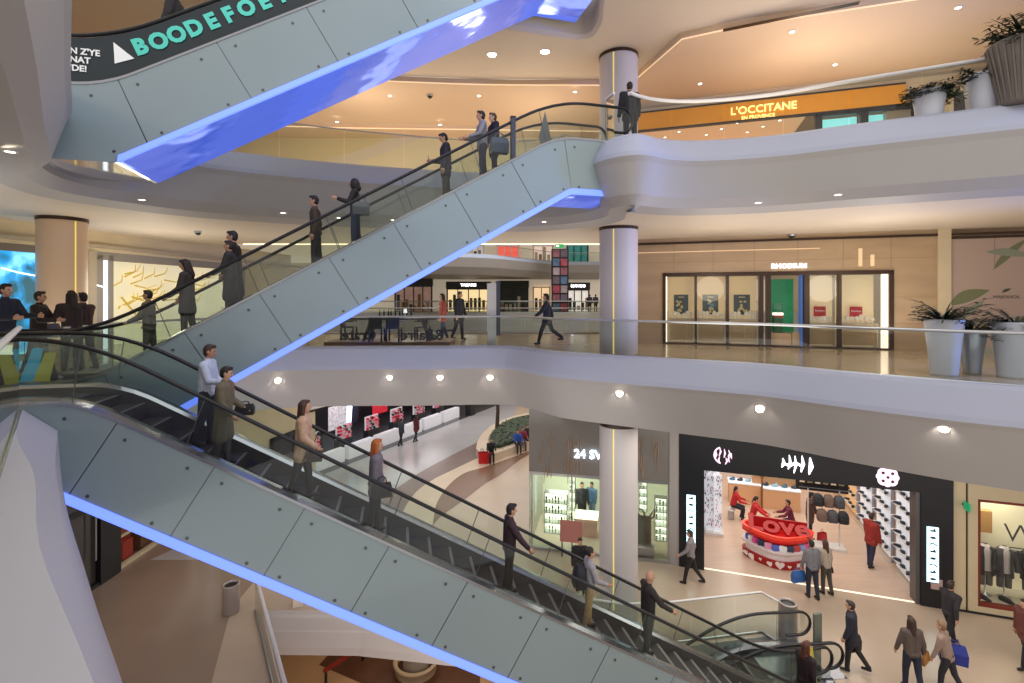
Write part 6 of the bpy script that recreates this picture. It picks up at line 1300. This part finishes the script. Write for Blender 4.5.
person('shop assistant in red leaning on the red Love table', on_floor(752, 541, L0), -.4, 1.74, 'c02a2c', '8a2028', '2a1c18', lean=14, arms=((40, 20), (50, 10)), nod=14, group='people inside the accessories shop', hs='tail')
kneel('crouching person in maroon behind the red Love table', 792, 536, '6a1f3a', '3a2a3a', PI*.9, '2a1e1a')
person('tall person in brown coat standing by the bag rack', on_floor(810, 541, L0), -.3, 1.86, '5a4238', '2a262a', '3a2a22', coat=.4, group='people inside the accessories shop', arms=((10, 30), (20, 50)))
q = thing('red_handbag', 'bright red bag standing beside the tall brown coat by the bag rack', 'bag', on_floor(818, 541, L0)+Vector((.15, 0, 0)), .2); MB().loft([[(-.16, -.08, 0), (.16, -.08, 0), (.16, .08, 0), (-.16, .08, 0)], [(-.15, -.06, .3), (.15, -.06, .3), (.15, .06, .3), (-.15, .06, .3)]], 0, False, True).obj('body', cm('c01f2c', .5), q); MB().tube([(-.08, 0, .29), (0, 0, .46), (.08, 0, .29)], .01, 5).obj('handle', cm('c01f2c', .5), q)

for lab, px, py in (('small white stool under the red shop assistant by the speckled wall', 731, 519), ('small white stool under the maroon customer behind the Love table', 794, 536)):
    p = onz(px, py, L0); q = thing('stool', lab, 'stool', (p.x, p.y, L0+.006), 0); MB().lathe([(.16, .36), (.17, .38), (.16, .41), (0, .41)], n=14).obj('seat', M_white, q); MB().lathe([(.13, 0), (.12, .36)], n=12).obj('base', M_steel, q)
bake_people(); bake_texts()
# ---------------------------------------------------------------- camera
cam = bpy.data.cameras.new('camera'); cam.sensor_width = 36; cam.lens = FPX/1024*36; cam.shift_y = -(341.5-HY)/1024; cam.clip_end = 300
co = bpy.data.objects.new('camera', cam); COL.objects.link(co); co.location = (0, 0, EYE); co.rotation_euler = (PI/2, 0, 0); SC.camera = co
# ---------------------------------------------------------------- light
w = bpy.data.worlds.new('world'); SC.world = w; w.use_nodes = True; w.node_tree.nodes['Background'].inputs[0].default_value = (*srgb('f4eee8'), 1); w.node_tree.nodes['Background'].inputs[1].default_value = 1.1
# skylight over the void, lamps under the slabs, and added unseen fill lights
area((0, 6, 13.5), 16, 520, (.9, .94, 1), (0, 0, 0), 9)
area((8, 12.2, -2.05), 9, 300, (1, .93, .84), (0, 0, -.4), 3)
area((0, 22, -2.05), 16, 560, (1, .96, .92), (0, 0, 0), 9)
area((-11, 14, -2.05), 3, 60, (1, .85, .7), (0, 0, 0), 9); point((-1.5, 10.5, -9.6), 160, (1, .9, .8), .5)  # point light added inside the hole to brighten its slab edge
area((-3, 36, -2.05), 14, 600, (1, .96, .92), (0, 0, 0), 12)
area((0, 20, L0-1.4), 14, 200, (1, .85, .68), (0, 0, 0), 8)
for x, y, z, e, c in ((9.5, 12.6, 1.9, 60, (1, .88, .72)), (6, 14.4, 1.9, 55, (1, .88, .72)), (-10.8, 15, 1.9, 70, (1, .9, .74)), (-4, 19, 1.8, 60, (1, .92, .8)), (2, 19, 1.8, 45, (1, .92, .8))): point((x, y, z), e, c, .5)
for x, y, z, e, c in ((8, 13.5, 6.6, 90, (1, .82, .64)), (-5, 16.5, 6.7, 80, (1, .84, .66)), (1, 17.5, 6.6, 70, (1, .82, .64))): point((x, y, z), e, c, .6)
area((-5, 18.6, 5.8), 14, 70, (1, .92, .76), (math.radians(115), 0, 0), 1.5)  # unseen fill added to brighten the wall behind the upper guard
U = (PI, 0, 0)
area((8, 12.8, .5), 8, 130, (1, .93, .84), (PI, 0, .35), 2.5); area((-10.6, 12.5, .5), 2.5, 90, (1, .92, .8), U, 8); area((-2, 18.2, .5), 12, 110, (1, .94, .86), U, 3.5)  # unseen upward fills, added here and below to lighten the ceilings
area((8, 12.6, 5.7), 9, 110, (1, .88, .74), (PI, 0, .35), 2.5); area((-3, 16.5, 5.7), 12, 110, (1, .88, .72), U, 3)
area((14.5, 7.6, 2.4), 1.2, 110, (.12, .28, 1), (0, PI/2, -.45), 1.4, spread=1.2); area((14.5, 7.2, 6.6), 1.2, 130, (.12, .28, 1), (0, PI/2, -.45), 1.0, spread=1.4)
area((-9.2, 6.5, 2.2), 2, 40, (1, .95, .9), U, 4)
area((-3, 11.6, -2.6), 11, 110, (1, .96, .94), (PI/2, 0, 0), 2.5)  # unseen fill added in the void to brighten the gallery edge
area((0, 40, 7.5), 20, 500, (1, .96, .92), (0, 0, 0), 14)
v = SC.view_settings; v.view_transform = 'Standard'; v.look = 'None'; v.exposure = 0; v.gamma = 1
c = SC.cycles; c.use_denoising = True; c.max_bounces = 8; c.diffuse_bounces = 4; c.glossy_bounces = 4; c.transparent_max_bounces = 24; c.sample_clamp_indirect = 4; c.caustics_reflective = False; c.caustics_refractive = False
